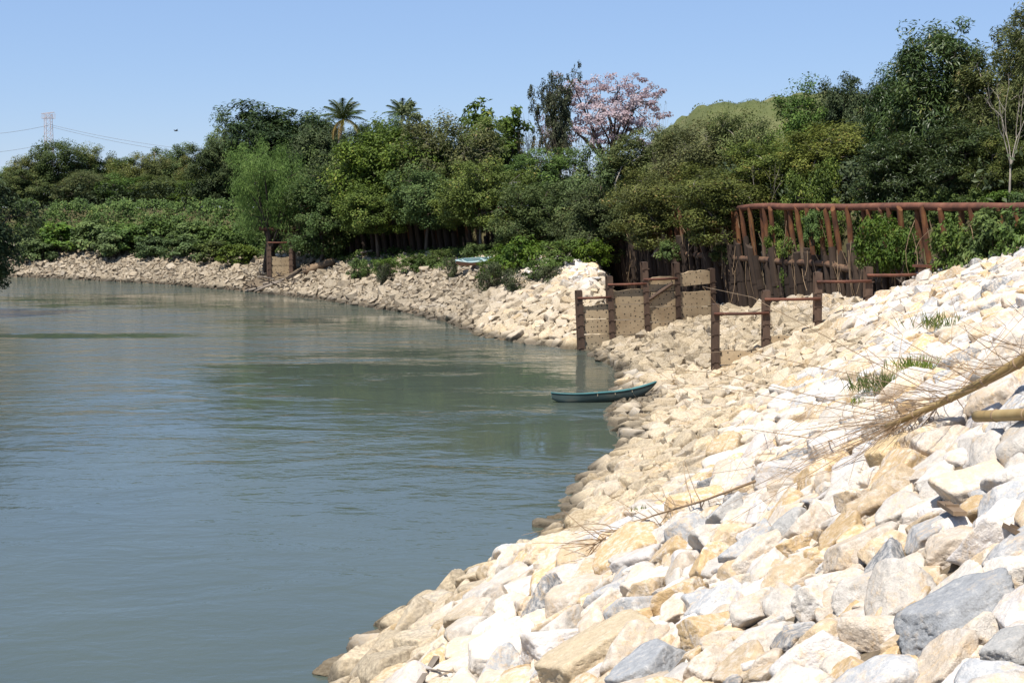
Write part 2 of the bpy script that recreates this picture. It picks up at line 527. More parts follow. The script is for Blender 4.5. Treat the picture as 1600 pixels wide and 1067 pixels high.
def concrete_material():
    g = NT('holed_concrete')
    v = g.n('TexCoord').outputs['Object']
    rnd = g.n('ObjectInfo').outputs['Random']
    pos = g.n('NewGeometry').outputs['Position']
    n1 = g.noise(pos, .9, 6, .6)
    n2 = g.noise(pos, 9, 6, .65)
    sep = g.n('SeparateXYZ', ins={0: pos})
    streak = g.noise(g.n('Mapping', ins={0: pos, 3: (3.0, 3.0, .25)}).outputs[0], 1.6, 5, .6)
    c = g.ramp(n1, [(.3, (.29, .21, .125)), (.5, (.38, .285, .175)), (.7, (.45, .34, .21))])
    c = g.mix(g.maprange(streak, .5, .72, 0, .5), c, (.36, .25, .14))
    gr = g.maprange(n2, .3, .7, .86, 1.08, False)
    tn = g.math('MULTIPLY', gr, g.maprange(rnd, 0, 1, .88, 1.1, False))
    c = g.mix(1.0, c, g.n('CombineColor', ins={0: tn, 1: tn, 2: tn}).outputs[0], 'MULTIPLY')
    low = g.maprange(g.math('ADD', sep.outputs[2], g.math('MULTIPLY', n1, .5)), .3, 1.3, .55, 0)
    c = g.mix(low, c, (.30, .255, .175))
    return g.finish(c, .9, n2, .3, .01, .2)


M_CONC = concrete_material()
M_HOLE = NT('hole_dark').finish((.035, .027, .02), .95)


def ground_material():
    g = NT('bank_soil')
    pos = g.n('NewGeometry').outputs['Position']
    sep = g.n('SeparateXYZ', ins={0: pos})
    n1 = g.noise(pos, .35, 6, .6)
    n2 = g.noise(pos, 6.0, 7, .65)
    n3 = g.noise(pos, .06, 5, .6)
    stone = g.ramp(n2, [(.3, (.07, .052, .035)), (.5, (.13, .10, .068)), (.7, (.21, .165, .11))])
    soil = g.ramp(n1, [(.3, (.05, .042, .025)), (.55, (.085, .075, .035)), (.7, (.07, .095, .03))])
    grass = g.ramp(g.math('ADD', g.math('MULTIPLY', n3, .6), g.math('MULTIPLY', n1, .4)),
                   [(.35, (.06, .075, .025)), (.5, (.095, .105, .038)), (.62, (.14, .135, .06)), (.72, (.085, .09, .035))])
    gz = g.maprange(sep.outputs[2], 7.6, 9.5)
    c = g.mix(g.maprange(sep.outputs[2], 3.3, 4.0), stone, soil)
    c = g.mix(g.maprange(sep.outputs[1], 35, 55), stone, c)
    c = g.mix(gz, c, grass)
    return g.finish(c, .95, n2, .6, .06, .15)


M_GROUND = ground_material()


def water_material():
    g = NT('river_water')
    pos = g.n('NewGeometry').outputs['Position']
    sep = g.n('SeparateXYZ', ins={0: pos})
    x, y = sep.outputs[0], sep.outputs[1]

    def blob(cx, cy, rx, ry):
        dx = g.math('DIVIDE', g.math('SUBTRACT', x, cx), rx)
        dy = g.math('DIVIDE', g.math('SUBTRACT', y, cy), ry)
        r2 = g.math('ADD', g.math('MULTIPLY', dx, dx), g.math('MULTIPLY', dy, dy))
        return g.math('SUBTRACT', 1.0, r2)

    # smooth patches of slack water; elsewhere the current and the breeze ruffle it
    calm = blob(-4.0, 58, 10.5, 13)
    for args in ((-22, 78, 11, 1.8), (-3, 88, 14, 7), (-24, 108, 22, 9), (1, 44, 4, 5)):
        calm = g.math('MAXIMUM', calm, blob(*args))
    wob = g.noise(g.n('Mapping', ins={0: pos, 3: (.11, .30, 1.0)}).outputs[0], 1.0, 5, .6, .6)
    calm = g.math('ADD', calm, g.math('MULTIPLY', g.math('SUBTRACT', wob, .5), 4.0))
    mask = g.maprange(calm, -.9, 1.0)
    fine = g.noise(g.n('Mapping', ins={0: pos, 3: (2.6, 2.9, 1.0)}).outputs[0], 1.0, 4, .6, .3)
    mid = g.noise(g.n('Mapping', ins={0: pos, 3: (.6, .95, 1.0)}).outputs[0], 1.0, 4, .55, .5)
    swirl = g.noise(g.n('Mapping', ins={0: pos, 3: (.16, .26, 1.0)}).outputs[0], 1.0, 3, .5, 1.2)
    amp = g.math('MULTIPLY', g.maprange(mask, 0, 1, 1.0, .07, False), g.maprange(y, 30, 75, .6, 3.2))
    hgt = g.math('ADD', g.math('MULTIPLY', fine, .016), g.math('ADD', g.math('MULTIPLY', mid, .05), g.math('MULTIPLY', swirl, .10)))
    hgt = g.math('MULTIPLY', g.math('SUBTRACT', hgt, .083), amp)
    b = g.n('Bump', ins={'Height': hgt, 'Strength': 1.0, 'Distance': 1.0})
    rough = g.maprange(mask, 0, 1, .07, .03, False)
    turb = g.ramp(g.noise(pos, .05, 4, .6, .5), [(.35, (.055, .071, .061)), (.65, (.069, .084, .063))])
    p = g.n('BsdfPrincipled', ins={'Base Color': turb, 'Roughness': rough, 'IOR': 1.333, 'Specular IOR Level': .5})
    g.t.links.new(b.outputs[0], p.inputs['Normal'])
    g.t.links.new(p.outputs[0], g.out.inputs[0])
    return g.m


M_WATER = water_material()

# ------------------------------------------------------------------ ground and water
gx = np.concatenate([[-3000, -1500, -800, -500, -350, -250, -200], np.arange(-160, -62, 4), np.arange(-60, 44, .8), np.arange(44, 160, 4), [200, 300, 500, 900, 1600, 3000]])
gy = np.concatenate([[-300, -120, -60, -40], np.arange(-30, 0, 3), np.arange(0, 130, .8), np.arange(130, 190, 1.5), np.arange(190, 330, 5), [360, 420, 520, 700, 1000, 1600, 2600, 4000]])
GX, GY = np.meshgrid(gx, gy)
GZ = T(GX.ravel(), GY.ravel())
nx, ny = len(gx), len(gy)
ii = (np.arange(ny - 1)[:, None] * nx + np.arange(nx - 1)[None]).ravel()
rough_z = np.array([mnoise.noise(Vector((x * .7, y * .7, 0))) for x, y in zip(GX.ravel(), GY.ravel())]) * .12
GZ = GZ + np.where(GZ > .2, rough_z, 0)
ground = link('ground', np_mesh('ground', np.stack([GX.ravel(), GY.ravel(), GZ], 1), np.stack([ii, ii + 1, ii + nx + 1, ii + nx], 1), M_GROUND, True))
tag(ground, 'bare soil and grass of the river banks and the hill', kind='structure')

wv = np.array([(-500, -200, 0), (60, -200, 0), (60, 260, 0), (-500, 260, 0)], float)
water = link('river', np_mesh('river', wv, np.array([[0, 1, 2, 3]]), M_WATER))
tag(water, 'slow blue green river with patches of dark tree reflections', kind='structure')


# ------------------------------------------------------------------ rocks
def ico(sub):
    t = (1 + 5 ** .5) / 2
    v = [(-1, t, 0), (1, t, 0), (-1, -t, 0), (1, -t, 0), (0, -1, t), (0, 1, t), (0, -1, -t), (0, 1, -t), (t, 0, -1), (t, 0, 1), (-t, 0, -1), (-t, 0, 1)]
    f = [(0, 11, 5), (0, 5, 1), (0, 1, 7), (0, 7, 10), (0, 10, 11), (1, 5, 9), (5, 11, 4), (11, 10, 2), (10, 7, 6), (7, 1, 8), (3, 9, 4), (3, 4, 2), (3, 2, 6), (3, 6, 8), (3, 8, 9), (4, 9, 5), (2, 4, 11), (6, 2, 10), (8, 6, 7), (9, 8, 1)]
    v = [np.array(p, float) / np.linalg.norm(p) for p in v]
    for _ in range(sub):
        cache, nf = {}, []

        def midp(a, b):
            k = (min(a, b), max(a, b))
            if k not in cache:
                m = v[a] + v[b]
                v.append(m / np.linalg.norm(m))
                cache[k] = len(v) - 1
            return cache[k]
        for a, b, c in f:
            ab, bc, ca = midp(a, b), midp(b, c), midp(c, a)
            nf += [(a, ab, ca), (b, bc, ab), (c, ca, bc), (ab, bc, ca)]
        f = nf
    return np.array(v), np.array(f)


ICO = {k: ico(k) for k in (1, 2, 3, 4)}


def rock_shape(sub, seed, detail=True):
    r = np.random.default_rng(seed)
    dirs, f = ICO[sub]
    box = np.vstack([np.eye(3), -np.eye(3)]) + r.normal(0, .20, (6, 3))
    npl = r.integers(4, 8)
    nrm = unit(np.vstack([box, r.normal(size=(npl, 3))]))
    dist = np.concatenate([r.uniform(.62, .85, 6), r.uniform(.66, 1.0, npl)])
    dots = dirs @ nrm.T
    lim = np.where(dots > .05, dist[None] / np.maximum(dots, .05), 9.0)
    k = 34.0 if sub > 2 else 60.0
    rad = -np.log(np.exp(-k * np.minimum(lim, 1.6)).sum(1) + np.exp(-k * 1.15)) / k
    v = dirs * rad[:, None]
    ax = np.array([1.0, r.uniform(.66, .98), r.uniform(.42, .66)])
    v = v * ax
    if detail:
        o = Vector((seed * 3.1, seed * 1.7, 0))
        dsp = np.array([mnoise.fractal(Vector(p) * 2.2 + o, .8, 2.1, 5) for p in v])
        rid = np.array([abs(mnoise.noise(Vector(p) * 5.5 + o)) for p in v])
        fine = np.array([mnoise.fractal(Vector(p) * 7.0 + o, .7, 2.1, 4) for p in v]) if sub > 2 else 0
        v = v * (1 + .05 * dsp + .022 * fine - .03 * (rid < .05))[:, None]
    return v, f


def hull_rock(seed, n):
    import bmesh
    r = np.random.default_rng(seed)
    p = r.uniform(-1, 1, (n, 3))
    p = np.sign(p) * np.abs(p) ** .55
    p = p / (np.abs(p) ** 4).sum(1)[:, None] ** .25 * r.uniform(.72, 1.0, n)[:, None] * (1.0, r.uniform(.62, .95), r.uniform(.5, .85))
    bm = bmesh.new()
    for q in p:
        bm.verts.new(q)
    res = bmesh.ops.convex_hull(bm, input=bm.verts)
    bmesh.ops.delete(bm, geom=[e for e in res['geom_interior'] if isinstance(e, bmesh.types.BMVert)], context='VERTS')
    bm.verts.index_update()
    v = np.array([q.co[:] for q in bm.verts])
    f = np.array([[q.index for q in fc.verts] for fc in bm.faces if len(fc.verts) == 3])
    bm.free()
    return v, f


HI = [rock_shape(4, 100 + i) for i in range(16)]
MIDR = [rock_shape(3, 300 + i) for i in range(12)]
LOW = [hull_rock(500 + i, 18) for i in range(20)]
TINY = [hull_rock(700 + i, 12) for i in range(16)]
HI_ME = [np_mesh('rock', v, f, M_ROCK, True) for v, f in HI]
MID_ME = [np_mesh('rock', v, f, M_ROCK, True) for v, f in MIDR]
LOWF_ME = [np_mesh('rock', v, f, M_ROCKF, False) for v, f in LOW]


def pack(xmin, xmax, ymin, ymax, radius_fn, accept, tries, seed, tight=.78):
    """dart throwing with sizes, big stones first"""
    r = np.random.default_rng(seed)
    P = np.stack([r.uniform(xmin, xmax, tries), r.uniform(ymin, ymax, tries)], 1)
    ok = accept(P[:, 0], P[:, 1])
    P = P[ok]
    R = radius_fn(P[:, 0], P[:, 1], r)
    order = np.argsort(-R, kind='stable')
    # mix: very big ones first, the rest in random order weighted to size
    order = order[np.argsort(np.round(-np.log2(R[order] / .1)), kind='stable')]
    cell = .7
    grid, out = {}, []
    for i in order:
        x, y, rr = P[i, 0], P[i, 1], R[i]
        cx, cy = int(x // cell), int(y // cell)
        good = True
        span = 2
        for a in range(cx - span, cx + span + 1):
            for b in range(cy - span, cy + span + 1):
                for j in grid.get((a, b), ()):
                    q = out[j]
                    m = tight * (rr + q[2])
                    if (q[0] - x) ** 2 + (q[1] - y) ** 2 < m * m:
                        good = False
                        break
                if not good:
                    break
            if not good:
                break
        if good:
            grid.setdefault((cx, cy), []).append(len(out))
            out.append((x, y, rr))
    return np.array(out)


def in_view(x, y, margin=140, right=0):
    px, py, dep = project(np.stack([x, y, T(x, y)], 1))
    return (px > -margin) & (px < 1600 + margin + right) & (py > 200) & (py < 1067 + margin + right) & (y > 3)


def slope_at(x, y):
    e = .35
    return (T(x + e, y) - T(x - e, y)) / (2 * e), (T(x, y + e) - T(x, y - e)) / (2 * e)


def lay_rocks(name, label, rocks, joined_mats, single_meshes, seed, hi_px=34, n_single=300, lift=.12, tilt=.36):
    r = np.random.default_rng(seed)
    x, y, R = rocks.T
    z = T(x, y)
    gxx, gyy = slope_at(x, y)
    gxx, gyy = np.clip(gxx, -.7, .7), np.clip(gyy, -.7, .7)
    px, py, dep = project(np.stack([x, y, z], 1))
    size = 2 * R * F / dep
    shown = size * ((px > -10) & (px < 1610) & (py > 0) & (py < 1080))
    order = np.argsort(-shown)
    root = link(name, None, loc=(0, 0, 0))
    tag(root, label, kind='structure')
    rx = np.arctan(gyy) + r.normal(0, tilt, len(x))
    ry = -np.arctan(gxx) + r.normal(0, tilt, len(x))
    rz = r.uniform(0, 2 * pi, len(x))
    sc = R[:, None] * r.uniform(1.08, 1.45, (len(x), 3))
    zz = z + R * (lift + r.uniform(-.12, .16, len(x)))
    for n, i in enumerate(order[:n_single]):
        M = np.eye(3)
        me = single_meshes(size[i], r)
        o = link('rock', me, root, (x[i], y[i], zz[i]))
        # spin about its own axis first, then lie on the slope
        m = rotm(rx[i], ry[i], 0) @ rotm(0, 0, rz[i])
        from mathutils import Matrix
        o.rotation_euler = Matrix(m.tolist()).to_euler()
        o.scale = [float(s) for s in sc[i]]
    V, Fc, A, SM, n0 = [], [], [], [], 0
    for i in order[n_single:]:
        lib = MIDR if size[i] > hi_px else (LOW if size[i] > 11 else TINY)
        v, f = lib[r.integers(len(lib))]
        SM.append(np.full(len(f), size[i] > hi_px))
        m = rotm(rx[i], ry[i], 0) @ rotm(0, 0, rz[i])
        V.append((v * sc[i]) @ m.T + (x[i], y[i], zz[i]))
        Fc.append(f + n0)
        A.append(np.full(len(v), r.random()))
        n0 += len(v)
    if V:
        o = link('small_rocks', np_mesh('small_rocks', np.concatenate(V), np.concatenate(Fc), joined_mats, np.concatenate(SM), {'rnd': np.concatenate(A)}), root)
        tag(o, kind='stuff')
    return root


def near_radius(x, y, r):
    n = len(x)
    R = np.exp(r.normal(math.log(.185), .36, n))
    R = R * np.interp(y, [20, 32], [1.0, .82])
    s = shore(x, y)
    newer = y < np.interp(x, RIDGE[::-1, 0], RIDGE[::-1, 1]) + .5
    R = np.where(newer, R * .75, R)
    R = np.where(newer & (s < 4.0) & (y > 14), R * 1.45, R)
    R = np.where((x > 3.5) & (x < 5.6) & (y > 49.2) & (y < 52.8), np.minimum(R, .12), R)
    return np.clip(R, .09, np.where(newer & (y < 13), .29, .42))


BOULDERS = []
for px, py, wpx, kind, lab, sh in (
        (1497, 962, 200, 'g', 'largest grey boulder, broad and flat, low on the white rock slope', (1.0, .75, .42)),
        (1585, 1012, 110, 'g', 'grey boulder beside the largest flat grey one', (1, .8, .5)),
        (1392, 716, 84, 'o', 'rounded orange boulder just below the bamboo twigs', (1, .85, .8)),
        (1140, 806, 66, 'g', 'pointed blue grey boulder near the tip of the twig fan', (1, .8, .8)),
        (1234, 824, 72, 'g', 'dark grey rounded boulder beside the pointed one', (1, .9, .7)),
        (1015, 1046, 140, 'g', 'long grey boulder at the bottom of the rock slope', (1, .7, .5)),
        (925, 1030, 190, 'o', 'broad smooth ochre slab next to the long grey boulder', (1, .8, .4)),
        (612, 1046, 110, 'g', 'pale grey block beside the split cane', (1, .8, .6))):
    q = on_ground(px, py, .12)
    dep_ = float(project(q)[2][0])
    BOULDERS.append((q, wpx * dep_ / F / 1.85, kind, lab, sh))


def clear_of_boulders(x, y):
    ok = np.ones(len(x), bool)
    for q, R_, *_ in BOULDERS:
        ok &= np.hypot(x - q[0], y - q[1]) > R_ * .82
    return ok


near = pack(-6, 26, 3.0, 58.2, near_radius,
            lambda x, y: (shore(x, y) > -.35) & in_view(x, y, 140, 1100) & (behind_wall(x, y) < -.3) & clear_of_boulders(x, y), 170000, 5, .64)
fill = pack(-6, 26, 3.5, 34, lambda x, y, r: r.uniform(.05, .13, len(x)),
            lambda x, y: (shore(x, y) > -.1) & in_view(x, y, 60), 22000, 6, .8)
near = np.vstack([near, fill])
bank = lay_rocks('riprap_bank', 'bank of loose white, cream and grey limestone rocks nearest the camera', near, M_ROCKJ,
          lambda s, r: HI_ME[r.integers(len(HI_ME))] if s > 40 else MID_ME[r.integers(len(MID_ME))], 21, 34, 292, .06, .24)

from mathutils import Matrix
for i, (q, R_, kind, lab, sh) in enumerate(BOULDERS):
    v_, f_ = rock_shape(4, 1200 + i)
    gx_, gy_ = (float(a[0]) for a in slope_at(q[:1], q[1:2]))
    o = link('boulder', np_mesh('boulder', v_ / np.abs(v_).max(0) * np.array(sh), f_, M_ROCKGREY if kind == 'g' else M_ROCKOCHRE, True), bank, q, scale=(R_,) * 3)
    m_ = rotm(math.atan(gy_) * .8, -math.atan(gx_) * .8, 0) @ rotm(0, 0, .35 + .3 * (i % 3))
    o.rotation_euler = Matrix(m_.tolist()).to_euler()
    o['label'] = lab

cove = pack(2, 20, 57.6, 84, lambda x, y, r: np.clip(np.exp(r.normal(math.log(.145), .38, len(x))), .09, .45),
            lambda x, y: (shore(x, y) > -.3) & (behind_wall(x, y) < -.2) & (behind_wall(x, y) > -14) & in_view(x, y) &
            ((y < 69.6 + .34 * (x - 3.3)) | (x > 10.6)), 34000, 7, .74)
lay_rocks('riprap_cove', 'tan silted rocks in the cove below the rusty pile wall', cove, M_ROCKFJ,
          lambda s, r: LOWF_ME[r.integers(len(LOWF_ME))], 22)

white = pack(-3, 12, 70, 104, lambda x, y, r: np.clip(np.exp(r.normal(math.log(.165), .36, len(x))), .10, .5),
             lambda x, y: (shore(x, y) > -.3) & (shore(x, y) < 14) & (behind_wall(x, y) < -.3) & in_view(x, y) &
             (y > 70.6 + .34 * (x - 3.3)) & (x < .066 * y) & (x > -2.2 + .10 * (y - 80)), 34000, 8, .74)
M_ROCKSAVE = M_ROCKJ
lay_rocks('riprap_point', 'fresh pale rock slope behind the concrete panel wall', white, M_ROCKJ,
          lambda s, r: MID_ME[r.integers(len(MID_ME))], 23)

farb = pack(-75, 4, 76, 172, lambda x, y, r: np.clip(np.exp(r.normal(math.log(.135), .40, len(x))), .085, .5),
            lambda x, y: (shore(x, y) > -.3) & (shore(x, y) < 10.5) & (behind_wall(x, y) < -1.5) & in_view(x, y, 60) &
            (x <= -2.2 + .10 * (y - 80)) & ~((x < -30) & (y < 125)) & (np.hypot(x + 20.4, y - 121.2) > 2.7), 210000, 9, .74)
lay_rocks('riprap_slope', 'long tan rock slope along the far side of the river bend', farb, M_ROCKFJ,
          lambda s, r: LOWF_ME[r.integers(len(LOWF_ME))], 24)


# ------------------------------------------------------------------ plants
def leaf_quads(pos, axis, nrm, L, W):
    a = unit(axis - (axis * nrm).sum(1, keepdims=True) * nrm)
    b = np.cross(nrm, a)
    L = np.asarray(L)[:, None]
    W = np.asarray(W)[:, None]
    v = np.stack([pos - a * L * .5, pos + a * L * .02 - b * W * .5 + nrm * L * .04, pos + a * L * .5 - nrm * L * .06, pos + a * L * .02 + b * W * .5 + nrm * L * .04], 1).reshape(-1, 3)
    n = len(pos)
    f = np.arange(4 * n).reshape(-1, 4)
    return v, f


def leaf_cloud(centres, radii, per, r, L=.32, aspect=.5, droop=.3, core=None, flat=.7, up=.6, clump_var=.35):
    """leaves gathered in clumps; returns verts, faces, tint"""
    m = len(centres)
    cnt = np.maximum(8, (per * r.uniform(.6, 1.4, m)).astype(int))
    idx = np.repeat(np.arange(m), cnt)
    n = len(idx)
    g = r.normal(size=(n, 3))
    g = unit(g) * (r.random(n) ** .45)[:, None]
    pos = centres[idx] + g * np.asarray(radii)[idx][:, None] * (1.15, 1.15, flat)
    core = np.array(core if core is not None else centres.mean(0))
    outw = unit(pos - core)
    nrm = unit(outw * .45 + g * .4 + np.array([0, 0, up]) + r.normal(size=(n, 3)) * .45)
    ax = unit(r.normal(size=(n, 3)) + outw * .5 + np.array([0, 0, -droop * 2]))
    l = L * r.uniform(.7, 1.3, n)
    v, f = leaf_quads(pos, ax, nrm, l, l * aspect)
    tint = np.clip(.42 + (r.random(m) - .5)[idx] * clump_var * 2 + r.normal(0, .17, n), 0, 1)
    return v, f, np.repeat(tint, 4)


def bent(p0, p1, r, k=4, wob=.08):
    p0, p1 = np.asarray(p0, float), np.asarray(p1, float)
    t = np.linspace(0, 1, k)[:, None]
    d = np.linalg.norm(p1 - p0)
    mid = r.normal(size=3) * d * wob
    return p0 + (p1 - p0) * t + np.sin(t * pi) * mid


def crown_tree(seed, H=10.0, R=4.0, trunk_h=.3, lobes=9, clumps=13, per=85, L=.32, aspect=.5, droop=.3, low=.25, clump_r=.75,
               leaf=None, bark=None, trunk_r=.2, lobe_r=.42, flat=.7, top_bias=0.0, up=.6, stems=1, open_=.0):
    r = np.random.default_rng(seed)
    leaf, bark = leaf or L_MID, bark or M_BARK
    cz, rz = H * (1 + low) / 2, H * (1 - low) / 2
    tr = MB()
    forks = []
    for s in range(stems):
        b0 = np.array([0, 0, -.6]) if stems == 1 else np.array([*r.normal(0, .25, 2), -.6])
        f0 = np.array([*r.normal(0, .06 * R + (.25 * R if stems > 1 else 0), 2), H * trunk_h * r.uniform(.8, 1.2)])
        tr.tube(bent(b0, f0, r, 6, .05), np.linspace(trunk_r * 1.25, trunk_r * .8, 6), 7)
        forks.append(f0)
    C, CR = [], []
    for i in range(lobes):
        ga = i * 2.39996 + r.uniform(-.5, .5)
        u = (i + .5) / lobes
        zc = cz + rz * (2 * (u ** (1 - top_bias * .4)) - 1) * .72
        rr = R * .62 * math.sqrt(max(.05, 1 - ((zc - cz) / rz) ** 2)) * r.uniform(.55, 1.15)
        lc = np.array([rr * cos(ga), rr * sin(ga), zc])
        fk = forks[i % len(forks)]
        tr.tube(bent(fk - (0, 0, .1), lc, r, 5, .1), np.linspace(trunk_r * .55, trunk_r * .18, 5), 5)
        lr = R * lobe_r * r.uniform(.75, 1.2)
        for k in range(clumps):
            g = unit(r.normal(size=(1, 3)))[0] * (r.random() ** (1 / 3.2))
            cc = lc + g * lr * np.array([1, 1, .85 * H / (2.2 * R) if H > 2.2 * R else .85])
            C.append(cc)
            CR.append(clump_r * r.uniform(.6, 1.25))
            if k % 3 == 0:
                tr.tube(bent(lc, cc, r, 3, .1), (trunk_r * .16, trunk_r * .1, trunk_r * .05), 4, False)
    C, CR = np.array(C), np.array(CR)
    if open_:
        keep = r.random(len(C)) > open_
        C, CR = C[keep], CR[keep]
    v, f, t = leaf_cloud(C, CR, per, r, L, aspect, droop, (0, 0, cz - rz * .3), flat, up)
    H = np.percentile(v[:, 2], 99.6)
    R = np.percentile(np.hypot(v[:, 0], v[:, 1]), 94)
    return dict(trunk=tr.mesh('trunk', bark, True), crown=np_mesh('crown', v, f, leaf, False, {'lv': t}), H=H, R=R)


def grow(p, d, ln, rad, depth, r, tr, tips, spread=.5, up=.15, kids=(2, 4), shrink=.72):
    q = p + d * ln
    pts = bent(p, q, r, 4, .07)
    tr.tube(pts, np.linspace(rad, rad * .65, 4), 6 if depth > 2 else 4, False)
    tips.append((q, d, depth))
    if depth == 0:
        return
    for _ in range(r.integers(*kids)):
        nd = unit((d + r.normal(size=3) * spread + np.array([0, 0, up]))[None])[0]
        grow(q, nd, ln * shrink * r.uniform(.75, 1.2), rad * .62, depth - 1, r, tr, tips, spread, up, kids, shrink)


def norm_tree(tr, V, f, t, bark, leaf):
    v = np.concatenate(tr.v)
    H = max(v[:, 2].max(), V[:, 2].max() if len(V) else 0)
    R = np.percentile(np.hypot(*(V if len(V) else v)[:, :2].T), 97)
    return dict(trunk=tr.mesh('trunk', bark, True), crown=np_mesh('crown', V, f, leaf, False, {'lv': t}) if len(V) else None, H=H, R=R)


def vine_tree(seed):
    r = np.random.default_rng(seed)
    tr = MB()
    C, CR = [], []
    for k in range(9):
        a = k * 2.39996 + r.uniform(-.3, .3)
        b = np.array([cos(a) * .25, sin(a) * .25, -.6])
        m_ = np.array([cos(a) * .4, sin(a) * .4, 4.2 + r.uniform(-.5, .5)])
        tr.tube(bent(b, m_, r, 5, .04), np.linspace(.2, .15, 5), 6)
        lean = (.08, .38, .62)[k % 3]
        d = unit(np.array([[cos(a) * lean, sin(a) * lean, 1.0]]))[0]
        pts = bent(m_, m_ + d * r.uniform(5.2, 7.2) * (1 - lean * .2), r, 9, .07)
        tr.tube(pts, np.linspace(.14, .03, 9), 5)
        for z_ in (.2, .55, .9):
            C.append(b + (m_ - b) * z_)
            CR.append(.5)
        for j in range(1, 9):
            for _ in range(3):
                e = pts[j] + r.normal(size=3) * (.85, .85, .45) + (0, 0, .25)
                tr.tube(bent(pts[j], e, r, 3, .1), (.035, .02, .008), 3, False)
                if r.random() < .72:
                    C.append(e + (0, 0, -.25))
                    CR.append(r.uniform(.22, .5))
            if r.random() < .8:
                C.append(pts[j])
                CR.append(r.uniform(.3, .55))
    v, f, t = leaf_cloud(np.array(C), np.array(CR), 75, r, .24, .5, .8, (0, 0, 5), 1.35, .2, .4)
    return norm_tree(tr, v, f, t, M_BARKDARK, L_VINE)


def bare_tree(seed, leafy=0.15, bark=None):
    r = np.random.default_rng(seed)
    tr, tips = MB(), []
    tr.tube(bent((0, 0, -.6), (.1, 0, 3.0), r, 5, .03), np.linspace(.14, .11, 5), 7)
    for k in range(4):
        a = k * 1.6 + r.uniform(-.3, .3)
        d = unit(np.array([[cos(a) * .5, sin(a) * .5, 1.0]]))[0]
        grow(np.array([.1, 0, 2.9]), d, 2.2, .07, 3, r, tr, tips, .3, .22, (2, 3), .75)
    P = np.array([q for q, d, k in tips if k == 0 and r.random() < leafy])
    if not len(P):
        P = np.array([tips[-1][0]])
    v, f, t = leaf_cloud(P, np.full(len(P), .3), 12, r, .2, .4, .5)
    return norm_tree(tr, v, f, t, bark or M_BARKPALE, L_OLIVE)


def shrub(seed, H=2.0, R=1.4, leaf=None, per=60, L=.22, n=40, aspect=.5, stick=0):
    r = np.random.default_rng(seed)
    C = []
    tr = MB()
    for i in range(n):
        a, u = r.uniform(0, 2 * pi), r.random() ** .6
        z = H * r.uniform(.08, .92)
        rr = R * u * math.sqrt(max(.1, 1 - (max(0, z / H - .35) / .68) ** 2))
        c = np.array([rr * cos(a), rr * sin(a), z])
        C.append(c)
        if i % 2 == 0:
            tr.tube(bent((r.normal(0, .1), r.normal(0, .1), -.3), c, r, 4, .1), np.linspace(.03, .01, 4), 4, False)
    for i in range(stick):
        a = r.uniform(0, 2 * pi)
        tr.tube(bent((0, 0, -.2), (R * .8 * cos(a), R * .8 * sin(a), H * r.uniform(.8, 1.2)), r, 4, .08), np.linspace(.03, .008, 4), 4, False)
    v, f, t = leaf_cloud(np.array(C), r.uniform(.28, .55, n) * max(.6, R / 1.6), per, r, L, aspect, .3, (0, 0, H * .2), .75, .7, .3)
    return dict(trunk=tr.mesh('stem', M_BARK, True), crown=np_mesh('foliage', v, f, leaf or L_MID, False, {'lv': t}), H=H, R=R, names=('stem', 'foliage'))


